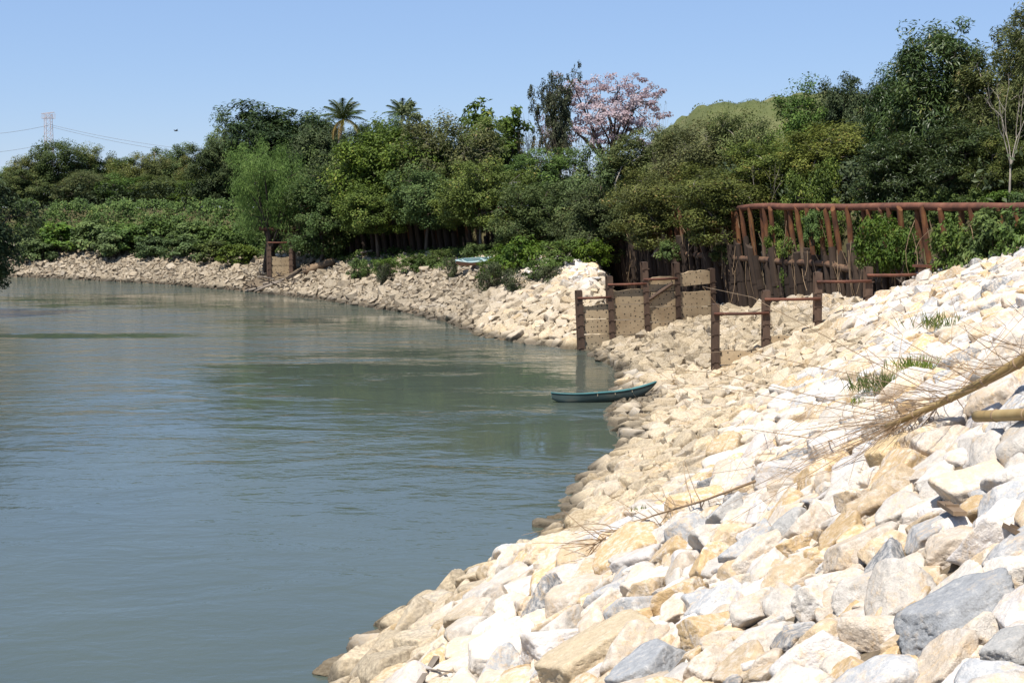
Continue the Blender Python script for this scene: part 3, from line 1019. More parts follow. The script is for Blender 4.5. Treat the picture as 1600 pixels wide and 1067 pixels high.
PROTO = {
    'broad': [crown_tree(s, 9, 4.2, .22, 11, 18, 135, .245, .52, .3, .06, .78, L_MID, lobe_r=.50, flat=.95) for s in (1, 2, 3)],
    'light': [crown_tree(s, 9, 4.2, .22, 11, 17, 130, .245, .5, .35, .05, .78, L_BRIGHT, lobe_r=.50, flat=.95) for s in (4,)],
    'mango': [crown_tree(s, 10, 4.6, .2, 16, 20, 120, .33, .34, .45, .06, .80, L_DARK, M_BARKDARK, lobe_r=.46, flat=.95) for s in (5, 6)],
    'olive': [crown_tree(s, 8, 4.0, .2, 12, 19, 150, .20, .5, .3, .04, .74, L_OLIVE, M_BARKPALE, .12, lobe_r=.50, flat=.9, stems=3, open_=.06) for s in (7, 8, 9)],
    'long': [crown_tree(s, 12, 3.6, .28, 20, 18, 85, .38, .27, .9, .08, .78, L_LONG, M_BARK, .22, lobe_r=.46, flat=1.0) for s in (10, 11)],
    'longpale': [crown_tree(13, 12, 3.6, .25, 18, 16, 80, .34, .27, .8, .08, .74, L_OLIVE, M_BARKPALE, .16, lobe_r=.46, flat=1.0, open_=.05)],
    'bigleaf': [crown_tree(12, 9, 3.6, .25, 10, 10, 50, .46, .55, .5, .1, .75, L_MID, M_BARKDARK)],
    'palegreen': [crown_tree(14, 7, 2.6, .3, 8, 8, 55, .30, .6, .3, .2, .6, L_PALE)],
    'broadhigh': [crown_tree(s, 9, 4.2, .42, 11, 18, 130, .245, .52, .3, .36, .78, L_MID, lobe_r=.50, flat=.95, trunk_r=.15) for s in (30, 31)],
    'olivehigh': [crown_tree(32, 9, 4.2, .42, 12, 19, 115, .24, .5, .3, .34, .76, L_OLIVE, M_BARKPALE, .12, lobe_r=.50, flat=.9)],
    'willow': [crown_tree(15, 10, 4.4, .22, 13, 15, 120, .34, .15, 1.1, .22, .80, L_WILLOW, M_BARKDARK, .26, lobe_r=.42, flat=1.25, up=.25, stems=2, open_=.05)],
    'blossom': [crown_tree(16, 9, 5.6, .42, 15, 16, 62, .17, .8, 0, .46, .50, L_PINK, M_BARKDARK, .24, lobe_r=.36, flat=.55, open_=.22)],
    'vine': [vine_tree(17)],
    'bare': [bare_tree(18, .12), bare_tree(19, .35)],
    'dry': [shrub(20, 4, 2.6, L_DRY, 34, .2, 60, .3, 40)],
    'shrub': [shrub(s, 2.0, 1.5, L_MID, 75, .24, 42) for s in (21, 22, 23)],
    'bright': [shrub(s, 2.0, 1.5, L_BRIGHT, 75, .20, 42, .55) for s in (24, 25)],
    'greyshrub': [shrub(26, 1.4, 1.4, L_VINE, 55, .18, 34, .4, 10)],
}


def plant(name, proto, px, Y, top, width, label, cat, group=None, base=None, base_py=None, rot=None, xoff=0.0):
    """stand a plant in the place so that it has the photograph's height and width there"""
    p = proto
    top_p = at_depth(px, top, Y)
    x = top_p[0] + xoff
    zb = Tz(x, Y) if base is None else base
    if base_py is not None:
        zb = at_depth(px, base_py, Y)[2]
    h = max(.4, top_p[2] - zb)
    wd = width * Y / F
    root = link(name, None, loc=(x, Y, zb - .05))
    tag(root, label, cat, group)
    sxy = wd / (2 * p['R'])
    sz = h / p['H']
    rt = RNG.uniform(0, 2 * pi) if rot is None else rot
    nm = p.get('names', ('trunk', 'crown'))
    for k, n in zip(('trunk', 'crown'), nm):
        if p[k] is not None:
            link(n, p[k], root, (0, 0, 0), (0, 0, rt), (sxy, sxy, sz))
    return root


def pick(kind):
    return random.choice(PROTO[kind])


TREES = [
    # name, kind, px, Y, top, width, base, label, group
    ('broadleaf_tree', 'broad', 2, 172, 262, 100, None, 'dull green tree standing behind the leftmost creeper covered wall', 'trees behind the creeper wall'),
    ('broadleaf_tree', 'light', 90, 168, 220, 92, None, 'tall rounded green tree directly below the lattice power pylon', 'trees behind the creeper wall'),
    ('broadleaf_tree', 'olive', 152, 172, 228, 84, None, 'olive tree with brownish twigs just beside the pylon tree', 'trees behind the creeper wall'),
    ('broadleaf_tree', 'olive', 212, 170, 240, 80, None, 'thin olive tree beside the wooden utility pole', 'trees behind the creeper wall'),
    ('broadleaf_tree', 'broad', 272, 170, 226, 84, None, 'loose green tree between the utility pole and the dark mango trees', 'trees behind the creeper wall'),
    ('broadleaf_tree', 'olive', 48, 171, 240, 80, None, 'shaggy tree filling the skyline to one side of the pylon tree', 'trees behind the creeper wall'),
    ('broadleaf_tree', 'broad', 122, 170, 246, 80, None, 'middling green tree crowded between the pylon tree and the twiggy olive', 'trees behind the creeper wall'),
    ('broadleaf_tree', 'broad', 183, 171, 248, 76, None, 'small green tree crowded between two olive trees on the far skyline', 'trees behind the creeper wall'),
    ('broadleaf_tree', 'olive', 245, 169, 246, 76, None, 'grey olive tree right next to the utility pole', 'trees behind the creeper wall'),
    ('broadleaf_tree', 'olive', 308, 168, 244, 80, None, 'olive tree tucked against the shaded side of the mango trees', 'trees behind the creeper wall'),
    ('broadleaf_tree', 'broad', 45, 166, 262, 100, None, 'lower leafy tree in front of the row at the far bend', 'trees behind the creeper wall'),
    ('broadleaf_tree', 'olive', 130, 163, 268, 110, None, 'low olive tree rising just over the creeper wall under the pylon', 'trees behind the creeper wall'),
    ('broadleaf_tree', 'broad', 195, 163, 272, 100, None, 'low dense green tree over the middle of the creeper wall', 'trees behind the creeper wall'),
    ('broadleaf_tree', 'olive', 262, 160, 272, 110, None, 'grey green low tree over the creeper wall near the pole', 'trees behind the creeper wall'),
    ('broadleaf_tree', 'light', 318, 155, 282, 100, None, 'bright low tree between the creeper wall and the willow', 'trees behind the creeper wall'),
    ('mango_tree', 'mango', 440, 152, 163, 185, None, 'very dark dense round mango tree, largest dome on the skyline', 'mango trees'),
    ('mango_tree', 'broad', 362, 154, 176, 90, None, 'green tree pressed against the side of the dark mango dome', 'mango trees'),
    ('mango_tree', 'mango', 500, 148, 190, 100, None, 'smaller dark mango tree between the dome and the palm', 'mango trees'),
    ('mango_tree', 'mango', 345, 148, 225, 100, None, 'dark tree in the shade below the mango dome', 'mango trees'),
    ('broadleaf_tree', 'mango', 575, 146, 196, 100, None, 'dark tree at the foot of the yellow fronded palm', 'trees around the palms'),
    ('broadleaf_tree', 'palegreen', 648, 140, 160, 60, None, 'pale grey green tree beside the smaller palm', 'trees around the palms'),
    ('broadleaf_tree', 'broad', 605, 142, 182, 60, None, 'small dark tree in front of the smaller palm', 'trees around the palms'),
    ('broadleaf_tree', 'broad', 545, 122, 225, 150, None, 'leafy tree right behind the willow', 'trees along the far pile wall'),
    ('broadleaf_tree', 'broadhigh', 620, 119, 192, 190, 3.4, 'widest rounded green tree over the far rusty piles', 'trees along the far pile wall'),
    ('broadleaf_tree', 'olivehigh', 705, 117, 186, 170, 3.4, 'broad olive green tree uphill of the pale blue boat', 'trees along the far pile wall'),
    ('broadleaf_tree', 'broadhigh', 590, 116, 285, 130, 3.4, 'low tree hanging over the driftwood log', 'trees along the far pile wall'),
    ('broadleaf_tree', 'light', 500, 121, 275, 120, 3.0, 'small tree beside the short concrete panel and driftwood', 'trees along the far pile wall'),
    ('broadleaf_tree', 'broadhigh', 665, 113, 262, 140, 3.6, 'bright leafy tree in front of the darkest far piles', 'trees along the far pile wall'),
    ('bigleaf_tree', 'bigleaf', 770, 122, 156, 110, None, 'dark tree with large leaf clusters poking above the skyline', 'trees along the far pile wall'),
    ('broadleaf_tree', 'broad', 740, 118, 186, 110, None, 'rounded tree under the large leaved one', 'trees along the far pile wall'),
    ('broadleaf_tree', 'olivehigh', 755, 108, 250, 150, 3.4, 'olive tree with a pale thin trunk standing above the pale blue boat', 'trees along the far pile wall'),
    ('broadleaf_tree', 'broad', 845, 112, 232, 130, None, 'green tree below the vine hung dead tree', 'trees along the far pile wall'),
    ('broadleaf_tree', 'light', 835, 104, 285, 130, 3.2, 'leafy tree over the round bush beside the pale blue boat', 'trees along the far pile wall'),
    ('willow_tree', 'willow', 420, 124.3, 222, 138, None, 'light green feathery willow leaning over the short concrete panel', None),
    ('dead_tree', 'vine', 872, 126, 94, 88, None, 'tall half dead tree hung with dark vines against the sky', None),
    ('blossom_tree', 'blossom', 956, 138, 114, 196, None, 'spreading tree covered in pink blossom on the skyline', None),
    ('broadleaf_tree', 'broad', 945, 101, 232, 140, None, 'leafy tree below the pink blossom tree', 'trees over the rusty pile wall'),
    ('broadleaf_tree', 'olive', 1015, 100, 204, 150, None, 'olive tree just below the edge of the grassy hill', 'trees over the rusty pile wall'),
    ('broadleaf_tree', 'broad', 935, 97, 285, 130, 3.4, 'drooping tree over the far end of the rusty pile wall', 'trees over the rusty pile wall'),
    ('broadleaf_tree', 'olive', 1030, 89.5, 262, 160, 4.4, 'grey olive tree sprawling over the dark piles behind the concrete panels', 'trees over the rusty pile wall'),
    ('broadleaf_tree', 'olive', 1095, 96, 190, 150, None, 'sparse olive tree against the grassy hill', 'trees over the rusty pile wall'),
    ('broadleaf_tree', 'olive', 1126, 81.4, 254, 180, 4.9, 'twiggy olive tree covering the far end of the top pipe', 'trees over the rusty pile wall'),
    ('broadleaf_tree', 'olive', 1165, 94, 172, 120, None, 'small tree on the skyline at the crest of the grassy hill', 'trees over the rusty pile wall'),
    ('broadleaf_tree', 'olive', 1060, 104, 198, 100, None, 'small grey green tree hiding the lower end of the grassy hill', 'trees over the rusty pile wall'),
    ('broadleaf_tree', 'broad', 1268, 92, 130, 130, None, 'rounded tree rising above the crest of the hill', 'trees over the rusty pile wall'),
    ('broadleaf_tree', 'mango', 1338, 90, 122, 110, None, 'dark tree on the skyline beside the tall long leaved tree', 'trees over the rusty pile wall'),
    ('broadleaf_tree', 'olive', 1215, 83, 220, 160, None, 'wide olive tree above the rusty pipe near its hidden end', 'trees over the rusty pile wall'),
    ('broadleaf_tree', 'olive', 1310, 80, 192, 180, None, 'broad fine leaved olive tree in the middle above the rusty pipe', 'trees over the rusty pile wall'),
    ('broadleaf_tree', 'broad', 1270, 74, 255, 110, None, 'low green tree close behind the rusty pipe', 'trees over the rusty pile wall'),
    ('long_leaved_tree', 'long', 1468, 70, 40, 150, None, 'tall dark tree with drooping long leaves and a visible trunk', 'tall trees above the rusty pipe'),
    ('long_leaved_tree', 'long', 1405, 73, 100, 95, None, 'shorter long leaved tree leaning on the tall dark one', 'tall trees above the rusty pipe'),
    ('long_leaved_tree', 'longpale', 1572, 67, 34, 140, None, 'tall yellowish green tree behind the pale bare trunk', 'tall trees above the rusty pipe'),
    ('long_leaved_tree', 'long', 1525, 64, 190, 130, None, 'low drooping tree between the tall trees and the rusty pipe', 'tall trees above the rusty pipe'),
    ('long_leaved_tree', 'longpale', 1640, 64, 5, 130, None, 'tallest yellowish tree cut by the edge of the picture', 'tall trees above the rusty pipe'),
    ('long_leaved_tree', 'long', 1400, 68, 210, 120, None, 'low drooping tree under the shorter long leaved one', 'tall trees above the rusty pipe'),
    ('long_leaved_tree', 'olive', 1590, 62, 215, 120, None, 'low olive tree behind the pale bare trunk', 'tall trees above the rusty pipe'),
    ('bare_tree', 'bare', 1585, 59.5, 110, 95, None, 'slim pale tree with bare branches behind the rusty pipe', None),
    ('bare_tree', 'bare', 1028, 112, 150, 34, None, 'thin bare grey tree beside the pink blossom', None),
    ('bare_tree', 'bare', 1192, 81, 246, 70, None, 'pale leafless branches among the olive trees above the hidden pipe end', None),
    ('overhanging_tree', 'mango', -66, 92, 270, 180, 1.2, 'dark tree hanging over the water at the edge of the picture', None),
]
for nm, kind, px, Y, top, wd, base, label, grp in TREES:
    plant(nm, pick(kind), px, Y, top, wd, label, 'tree', grp, base)

# dry brush and scrub on the skyline and behind the pipe
for px, Y, top, wd, lab in ((835, 121, 200, 70, 'brown dry brush at the foot of the vine hung tree'), (890, 119, 215, 90, 'dry twiggy brush between the vine tree and the blossom tree'),
                            (1085, 99, 232, 90, 'greyish dry brush on the slope under the grassy hill'), (1055, 95, 250, 90, 'grey twigs tangled over the dark piles')):
    plant('dry_brush', PROTO['dry'][0], px, Y, top, wd, lab, 'brush', 'dry brush')

# low bushes in front of the far creeper wall
BANK_SHRUBS = ['green shrub at the far river bend, first of the upper row below the creeper wall', 'upper row green shrub straight below the lattice pylon', 'upper row green shrub just past the pylon, under the twiggy olive tree', 'upper row green shrub under the thin olive tree beside the utility pole', 'upper row green shrub straight below the utility pole', 'upper row green shrub under the green edge of the mango trees', 'upper row green shrub under the mango dome, short of the willow', 'green shrub touching the willow at the end of the upper row', 'lowest green shrub at the far bend, reaching down onto the rocks', 'front row green shrub on the rocks between pylon and utility pole', 'front row green shrub on the rocks, fourth from the willow', 'front row green shrub on the rocks, third from the willow', 'front row green shrub on the rocks, second from the willow', 'front row green shrub on the rocks, closest to the willow']
k = 0
for px, py, Y, wd in ((45, 362, 147, 75), (95, 352, 147, 80), (150, 348, 145, 85), (205, 352, 143, 85), (255, 346, 141, 80), (305, 350, 138, 80), (350, 356, 134, 75), (385, 362, 130, 65),
                      (60, 378, 145, 60), (180, 366, 141, 70), (235, 372, 138, 60), (290, 372, 135, 70), (335, 378, 131, 60), (372, 384, 127, 60)):
    plant('shrub', pick('shrub'), px, Y + 3.6, py - 4, wd, BANK_SHRUBS[k], 'shrub', 'shrubs under the creeper wall')
    k += 1
for px, py, Y, wd, lab in (
        (812, 368, 97, 85, 'round bright bush beside the pale blue boat'),
        (880, 372, 93, 75, 'bush above the pale rock slope next to the round bush'),
        (775, 398, 97, 60, 'low bush touching the end of the pale blue boat'),
        (925, 372, 92, 60, 'bush under the drooping tree by the dark corner pile'),
        (845, 405, 91, 60, 'low scrub on the rocks below the round bush'),
        (650, 396, 108, 50, 'low bush at the foot of the far rusty piles'),
        (600, 402, 110, 44, 'small bush above the driftwood log'),
        (690, 388, 108, 46, 'leafy bush between the far piles and the pale blue boat'),
        (745, 378, 106, 45, 'bush behind the pale blue boat'),
        (560, 402, 112, 36, 'small plant by the upper end of the log')):
    plant('bush', pick('bright'), px, Y, py, wd, lab, 'bush', 'bushes on top of the far rocks')
for px, py, Y, wd, lab in ((770, 410, 93, 50, 'grey twiggy scrub just below the far end of the pale blue canoe'), (800, 420, 90, 45, 'lowest grey scrub on the rocks below the round bright bush'), (860, 416, 89, 50, 'grey scrub at the edge of the whitest far rocks'),
                      (705, 402, 101, 30, 'small grey scrub before the near tip of the pale blue canoe'), (600, 412, 107, 30, 'grey scrub on the rocks beyond the brown driftwood trunk')):
    plant('scrub', PROTO['greyshrub'][0], px, Y, py, wd, lab, 'scrub', 'grey scrub on the far rocks')
for px, py, Y, wd, bp, kind, lab in (
        (1376, 332, 62, 74, 425, 'bright', 'bright climber hanging on the rusty piles below the tall tree'),
        (1412, 350, 61.2, 56, 428, 'bright', 'leafy climber beside the bare orange piles'),
        (1362, 365, 64, 44, 425, 'shrub', 'dark leafy climber low on the rusty piles'),
        (1492, 336, 57.2, 74, 430, 'bright', 'climber over the piles above the capped concrete panel'),
        (1552, 326, 55.6, 100, 435, 'shrub', 'thick dark bush under the rusty pipe'),
        (1612, 320, 53.6, 100, 425, 'shrub', 'dark bush at the picture edge under the rusty pipe'),
        (1530, 362, 56, 66, 440, 'shrub', 'shaded bush behind the crest of white rocks'),
        (1582, 350, 54, 60, 420, 'bright', 'bush above the crest of white rocks'),
        (1272, 325, 69, 34, 375, 'shrub', 'small climber in the middle of the rusty piles'),
        (1215, 345, 74, 34, 400, 'shrub', 'thin climber between the leaning piles'),
        (1045, 375, 86, 40, 405, 'shrub', 'tuft of leaves on the dark piles behind the concrete panels'),
        (1130, 380, 80, 36, 410, 'shrub', 'tuft of leaves on the lower pipe')):
    plant('climber', pick(kind), px, Y, py, wd, lab, 'bush', 'climbers on the rusty piles', base_py=bp)
for i, px in enumerate(range(1358, 1660, 42)):
    t = (px - 1187) / 413.0
    Y = 1 / (1 / 78 + t * (1 / 55 - 1 / 78)) + 3.6
    plant('shrub', pick('shrub' if i % 2 else 'bright'), px, Y, 290 + (i * 37 % 18), 62, 'green shrub behind the rusty top pipe, %s past the gap of bare piles' % ('first', 'second', 'third', 'fourth', 'fifth', 'sixth', 'seventh', 'eighth', 'ninth', 'tenth', 'eleventh', 'twelfth')[i], 'shrub', 'shrubs behind the rusty pipe')


# ---- palms
def frond_mesh(name, mat, seed, Lf=2.5, sag=.9):
    r = np.random.default_rng(seed)
    n = 26
    t = np.linspace(0, 1, n)
    rach = np.stack([Lf * t * (1 - .18 * t), np.zeros(n), .75 * Lf * (.42 * t - sag * .62 * t * t)], 1)
    mb = MB()
    mb.tube(rach, np.linspace(.035, .008, n), 4, False)
    for i in range(2, n):
        for s in (-1, 1):
            ln = .62 * sin(pi * min(1, .12 + .88 * t[i])) ** .6 + .1
            d = unit(np.array([[.55, s * .8, -.45 + r.normal(0, .1)]]))[0]
            p = rach[i]
            q = p + d * ln
            wv_ = np.array([.035, 0, 0])
            mb.add([p - wv_, p + wv_, q + (0, 0, -.08)], [(0, 1, 2)])
    me = mb.mesh(name, mat)
    a = me.attributes.new('lv', 'FLOAT', 'POINT')
    a.data.foreach_set('value', r.uniform(.2, .9, len(me.vertices)).astype(np.float32))
    return me


FR = [frond_mesh('frond', L_FROND, 40, 2.5, .7), frond_mesh('frond', L_FROND, 41, 2.6, 1.0)]
FRY = frond_mesh('frond', L_YELLOW, 42, 2.2, 1.5)
FRB = frond_mesh('frond', L_BROWN, 43, 2.0, 1.9)


def palm(px, Y, heart_py, label, scale, yellow, brown):
    c = at_depth(px, heart_py, Y)
    zb = Tz(c[0], Y)
    root = link('coconut_palm', None, loc=(c[0] - .8, Y, zb))
    tag(root, label, 'palm tree', 'coconut palms')
    h = c[2] - zb
    tr = MB().tube(np.array([(0, 0, -.5), (.05, 0, h * .3), (.35, 0, h * .7), (.8, 0, h)]), (.2, .16, .14, .15), 8)
    link('trunk', tr.mesh('trunk', M_BARKPALE, True), root)
    n = 23
    for i in range(n):
        e = radians(84 - 84 * (i / n) ** 1.0)
        link('frond', FR[i % 2], root, (.8, 0, h), (0, -e * .8, i * 2.39996), (scale,) * 3)
    for i in range(yellow):
        tag(link('frond', FRY, root, (.8, 0, h - .05), (0, radians(12), (-.5, 4.9, .4, 2.6)[i % 4]), (scale,) * 3), 'yellowing frond')
    for i in range(brown):
        tag(link('frond', FRB, root, (.8, 0, h - .1), (0, radians(28), (3.5, 2.8, 4.3)[i % 3]), (scale,) * 3), 'dead brown frond')


palm(536, 140, 186, 'taller coconut palm with yellow lower fronds beside the dark mango trees', 1.08, 3, 3)
palm(629, 146, 181, 'smaller coconut palm peeping over the pale tree', .95, 0, 0)


# ---- creeper, undergrowth and ground cover (nobody could count these)
def along(poly, n, r, lo, hi):
    seg = np.linalg.norm(np.diff(poly, axis=0), axis=1)
    cum = np.concatenate([[0], np.cumsum(seg)])
    s = r.uniform(lo, hi, n) * cum[-1]
    return np.stack([np.interp(s, cum, poly[:, 0]), np.interp(s, cum, poly[:, 1])], 1)


def leaf_stuff(name, label, C, CR, per, L, mat, seed, flat=.8, droop=.3, aspect=.5):
    r = np.random.default_rng(seed)
    v, f, t = leaf_cloud(C, CR, per, r, L, aspect, droop, C.mean(0) - (0, -20, 6), flat, .5)
    o = link(name, np_mesh(name, v, f, mat, False, {'lv': t}))
    tag(o, label, kind='stuff')
    return o


r = np.random.default_rng(77)
cw = np.array([(-21, 132.6), (-23, 134.5), (-36.6, 147.6), (-55, 159.6), (-72, 165.2)])
p = along(cw, 1500, r, 0, 1)
zz = r.uniform(2.6, 7.7, 1500)
bul = .9 * np.array([mnoise.noise(Vector((a * .5, b * .5, c * .6))) for (a, b), c in zip(p, zz)])
C = np.stack([p[:, 0] - .25 - bul * .6, p[:, 1] - .5 - bul - .2 * (7.5 - zz), zz], 1)
leaf_stuff('creeper', 'dense creeper hanging over the far wall', C, r.uniform(.4, .75, 1500), 34, .26, L_MID, 78)

p = along(WALL[:11], 2600, r, .02, .92)
dw = r.uniform(1.5, 11, 2600)
nrm_back = np.array([.55, .83])
xy = p + np.stack([dw * (.9 * (p[:, 1] < 105) + .4 * (p[:, 1] >= 105)), dw * (.35 * (p[:, 1] < 105) + .9 * (p[:, 1] >= 105))], 1)
zb = T(xy[:, 0], xy[:, 1])
C = np.stack([xy[:, 0], xy[:, 1], zb + r.uniform(0, 2.6, 2600)], 1)
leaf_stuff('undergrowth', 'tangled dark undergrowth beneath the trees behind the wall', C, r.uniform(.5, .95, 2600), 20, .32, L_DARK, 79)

far_wall = np.array([(6, 101.5), (1.5, 106), (-13.5, 120.5), (-23, 132.5), (-37, 145), (-55, 156)])
p = along(far_wall, 1500, r, 0, 1)
dw = r.uniform(-.5, 5.2, 1500) ** 1.0
xy = p + np.stack([-dw * .62, -dw * .78], 1)
sh = shore(xy[:, 0], xy[:, 1])
lim = 6.5 + 2.2 * np.array([mnoise.noise(Vector((a * .22, b * .22, 3))) for a, b in xy])
xy = xy[sh > lim]
C = np.stack([xy[:, 0], xy[:, 1], T(xy[:, 0], xy[:, 1]) + r.uniform(.05, .55, len(xy))], 1)
leaf_stuff('ground_cover', 'low green weeds along the top of the far rocks', C, r.uniform(.25, .6, len(xy)), 26, .2, L_BRIGHT, 80, .6)

# grass on the hill
n = 9000
hx, hy = r.uniform(14, 75, n), r.uniform(150, 215, n)
hz = T(hx, hy)
ax = np.stack([r.normal(0, .35, n), r.normal(0, .35, n), np.ones(n)], 1)
nr = unit(np.stack([r.normal(0, 1, n), r.normal(0, 1, n), np.zeros(n)], 1))
l = r.uniform(.12, .5, n) * (.6 + .8 * np.array([abs(mnoise.noise(Vector((a * .3, b * .3, 0)))) for a, b in zip(hx, hy)]))
v, f = leaf_quads(np.stack([hx, hy, hz + l * .4], 1), unit(ax), nr, l, np.full(n, .12))
tag(link('hill_grass', np_mesh('hill_grass', v, f, L_OLIVE, False, {'lv': np.repeat(r.random(n), 4)})), 'dry green grass covering the hill', kind='stuff')

# ------------------------------------------------------------------ rusty pile wall
CUMW = np.concatenate([[0], np.cumsum(np.linalg.norm(np.diff(WALL, axis=0), axis=1))])


def wall_pt(s):
    return np.array([np.interp(s, CUMW, WALL[:, 0]), np.interp(s, CUMW, WALL[:, 1])])


def wall_dir(s):
    d = wall_pt(s + .3) - wall_pt(s - .3)
    return d / np.linalg.norm(d)


def pipe_mesh(seed, h, rad, mat, split=False):
    r = np.random.default_rng(seed)
    pts = np.array([(r.normal(0, .015), r.normal(0, .015), t * h) for t in np.linspace(0, 1, 7)])
    mb = MB().tube(pts, rad * r.uniform(.94, 1.06, 7), 10)
    mb.tube([(0, 0, h * .52), (0, 0, h * .52 + .05)], rad * 1.14, 10)
    return mb.mesh('pile', mat, False)


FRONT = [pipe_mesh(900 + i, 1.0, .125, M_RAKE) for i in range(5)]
REAR = [pipe_mesh(950 + i, 1.0, .21, M_RUSTDARK) for i in range(5)]
S0, S1 = 3.0, CUMW[4]
pw = link('pile_wall', None, loc=(*wall_pt(CUMW[2]), 2.0))
tag(pw, 'rusty pile wall with a long top pipe behind the white rocks', 'wall', 'rusty pile walls')


def to_local(root, P):
    return np.asarray(P, float) - np.array(root.location)


LEAN = -.13
TOPZ = 7.05


def piles(root, s0, s1, step, front, seed, top=TOPZ, rear_top=4.9, rear_step=.60):
    r = np.random.default_rng(seed)
    s = s0
    while s < s1:
        q = wall_pt(s)
        zb = Tz(q[0] - .3, q[1] - .2) - .5
        h = top - zb
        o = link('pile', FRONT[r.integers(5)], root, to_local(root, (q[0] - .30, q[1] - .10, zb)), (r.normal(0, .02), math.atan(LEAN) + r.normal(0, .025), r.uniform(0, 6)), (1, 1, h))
        s += step * r.uniform(.85, 1.15)
    s = s0
    while s < s1:
        d = wall_dir(s)
        q = wall_pt(s) + np.array([d[1], -d[0]]) * -.55
        zb = Tz(q[0] - .8, q[1] - .3) - .5
        h = rear_top + r.uniform(-.9, .5) - zb
        if h > .5:
            link('sheet_pile', REAR[r.integers(5)], root, to_local(root, (q[0], q[1], zb)), (r.normal(0, .02), math.atan(LEAN) + r.normal(0, .03), r.uniform(0, 6)), (*[r.uniform(.6, 1.12)] * 2, h))
        s += rear_step


def wall_run(s0, s1, z, off, step=2.0, wob=.02, seed=1):
    r = np.random.default_rng(seed)
    P = []
    for s in np.arange(s0, s1 + .01, step):
        q = wall_pt(s)
        zb = Tz(q[0] - .3, q[1])
        P.append((q[0] - .30 + LEAN * (z - zb) + off, q[1] - .1, z + r.normal(0, wob)))
    return np.array(P)


piles(pw, S0, S1, .92, True, 31)
P = wall_run(S0 - 1, S1 - 24, TOPZ, 0, 2.0, .03)
link('top_pipe', MB().tube(to_local(pw, P), .165 * np.random.default_rng(4).uniform(.93, 1.07, len(P)), 12).mesh('top_pipe', M_BEAM, True), pw)
P = wall_run(CUMW[2] + 6.5, CUMW[3] + 14, 4.25, -.30, 2.0, .04, 2)
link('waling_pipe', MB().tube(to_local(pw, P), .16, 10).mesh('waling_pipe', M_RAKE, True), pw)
# loose struts lying against the wall
for (x0, y0, x1, y1) in ((1228, 442, 1247, 468), (1318, 440, 1340, 468), (1140, 430, 1165, 455), (1152, 445, 1160, 465)):
    t = ((x0 + x1) / 2 - 1187) / 413.0
    Y = 1 / (1 / 78 + t * (1 / 55 - 1 / 78)) - .9
    a, b = at_depth(x0, y0, Y + .4), at_depth(x1, y1, Y - .2)
    link('strut', MB().tube(to_local(pw, [a, b]), .06, 6).mesh('strut', M_BARKPALE), pw)

r = np.random.default_rng(61)
mb = MB()
for i in range(170):
    s_ = r.uniform(S0 + 8, S1 - 2)
    q = wall_pt(s_)
    z1 = r.uniform(3.5, 6.9)
    z0 = max(Tz(q[0] - .8, q[1]) + .1, z1 - r.uniform(.8, 3.5))
    a = np.array([q[0] - .75 + LEAN * (z1 - 2), q[1] - .25, z1])
    e = np.array([q[0] - .75 + LEAN * (z0 - 2) + r.normal(0, .25), q[1] - .3 + r.normal(0, .4), z0])
    mb.tube(bent(a, e, r, 5, .06), r.uniform(.008, .022), 3, False)
tag(link('hanging_vine', mb.mesh('hanging_vine', M_TWIG)), 'dry vine stems hanging down the rusty piles', kind='stuff')

pw2 = link('pile_wall', None, loc=(*wall_pt(CUMW[5]), 3.0))
tag(pw2, 'row of dark rusty piles in the shade under the far trees', 'wall', 'rusty pile walls')
piles(pw2, CUMW[4] + 2, CUMW[7] - 1, 1.1, True, 32, 6.9, 5.6, .85)
P = wall_run(CUMW[4] + 3, CUMW[7] - 1, 6.9, 0, 3.0, .02)
link('top_pipe', MB().tube(to_local(pw2, P), .18, 8).mesh('top_pipe', M_BEAM, True), pw2)


# ------------------------------------------------------------------ stepped panel walls
def post_mesh(h, wdt=.30, dep=.26, lugs=True, seed=0):
    mb = MB()
    t = .035
    mb.box((0, -dep / 2, h / 2), (wdt, t, h))
    mb.box((0, dep / 2, h / 2), (wdt, t, h))
    mb.box((0, 0, h / 2), (t, dep - t - .004, h - .01))
    if lugs:
        z = .35
        while z < h - .3:
            for s in (-1, 1):
                mb.box((s * (wdt / 2 - .005), -dep / 2 - .03, z), (.10, .05, .05))
            mb.box((0, -dep / 2 - .028, z + .02), (wdt * .6, .02, .03))
            z += .56
    mb.box((0, 0, h + .012), (wdt * .9, dep * .9, .02))
    return mb.mesh('post', M_STEEL)


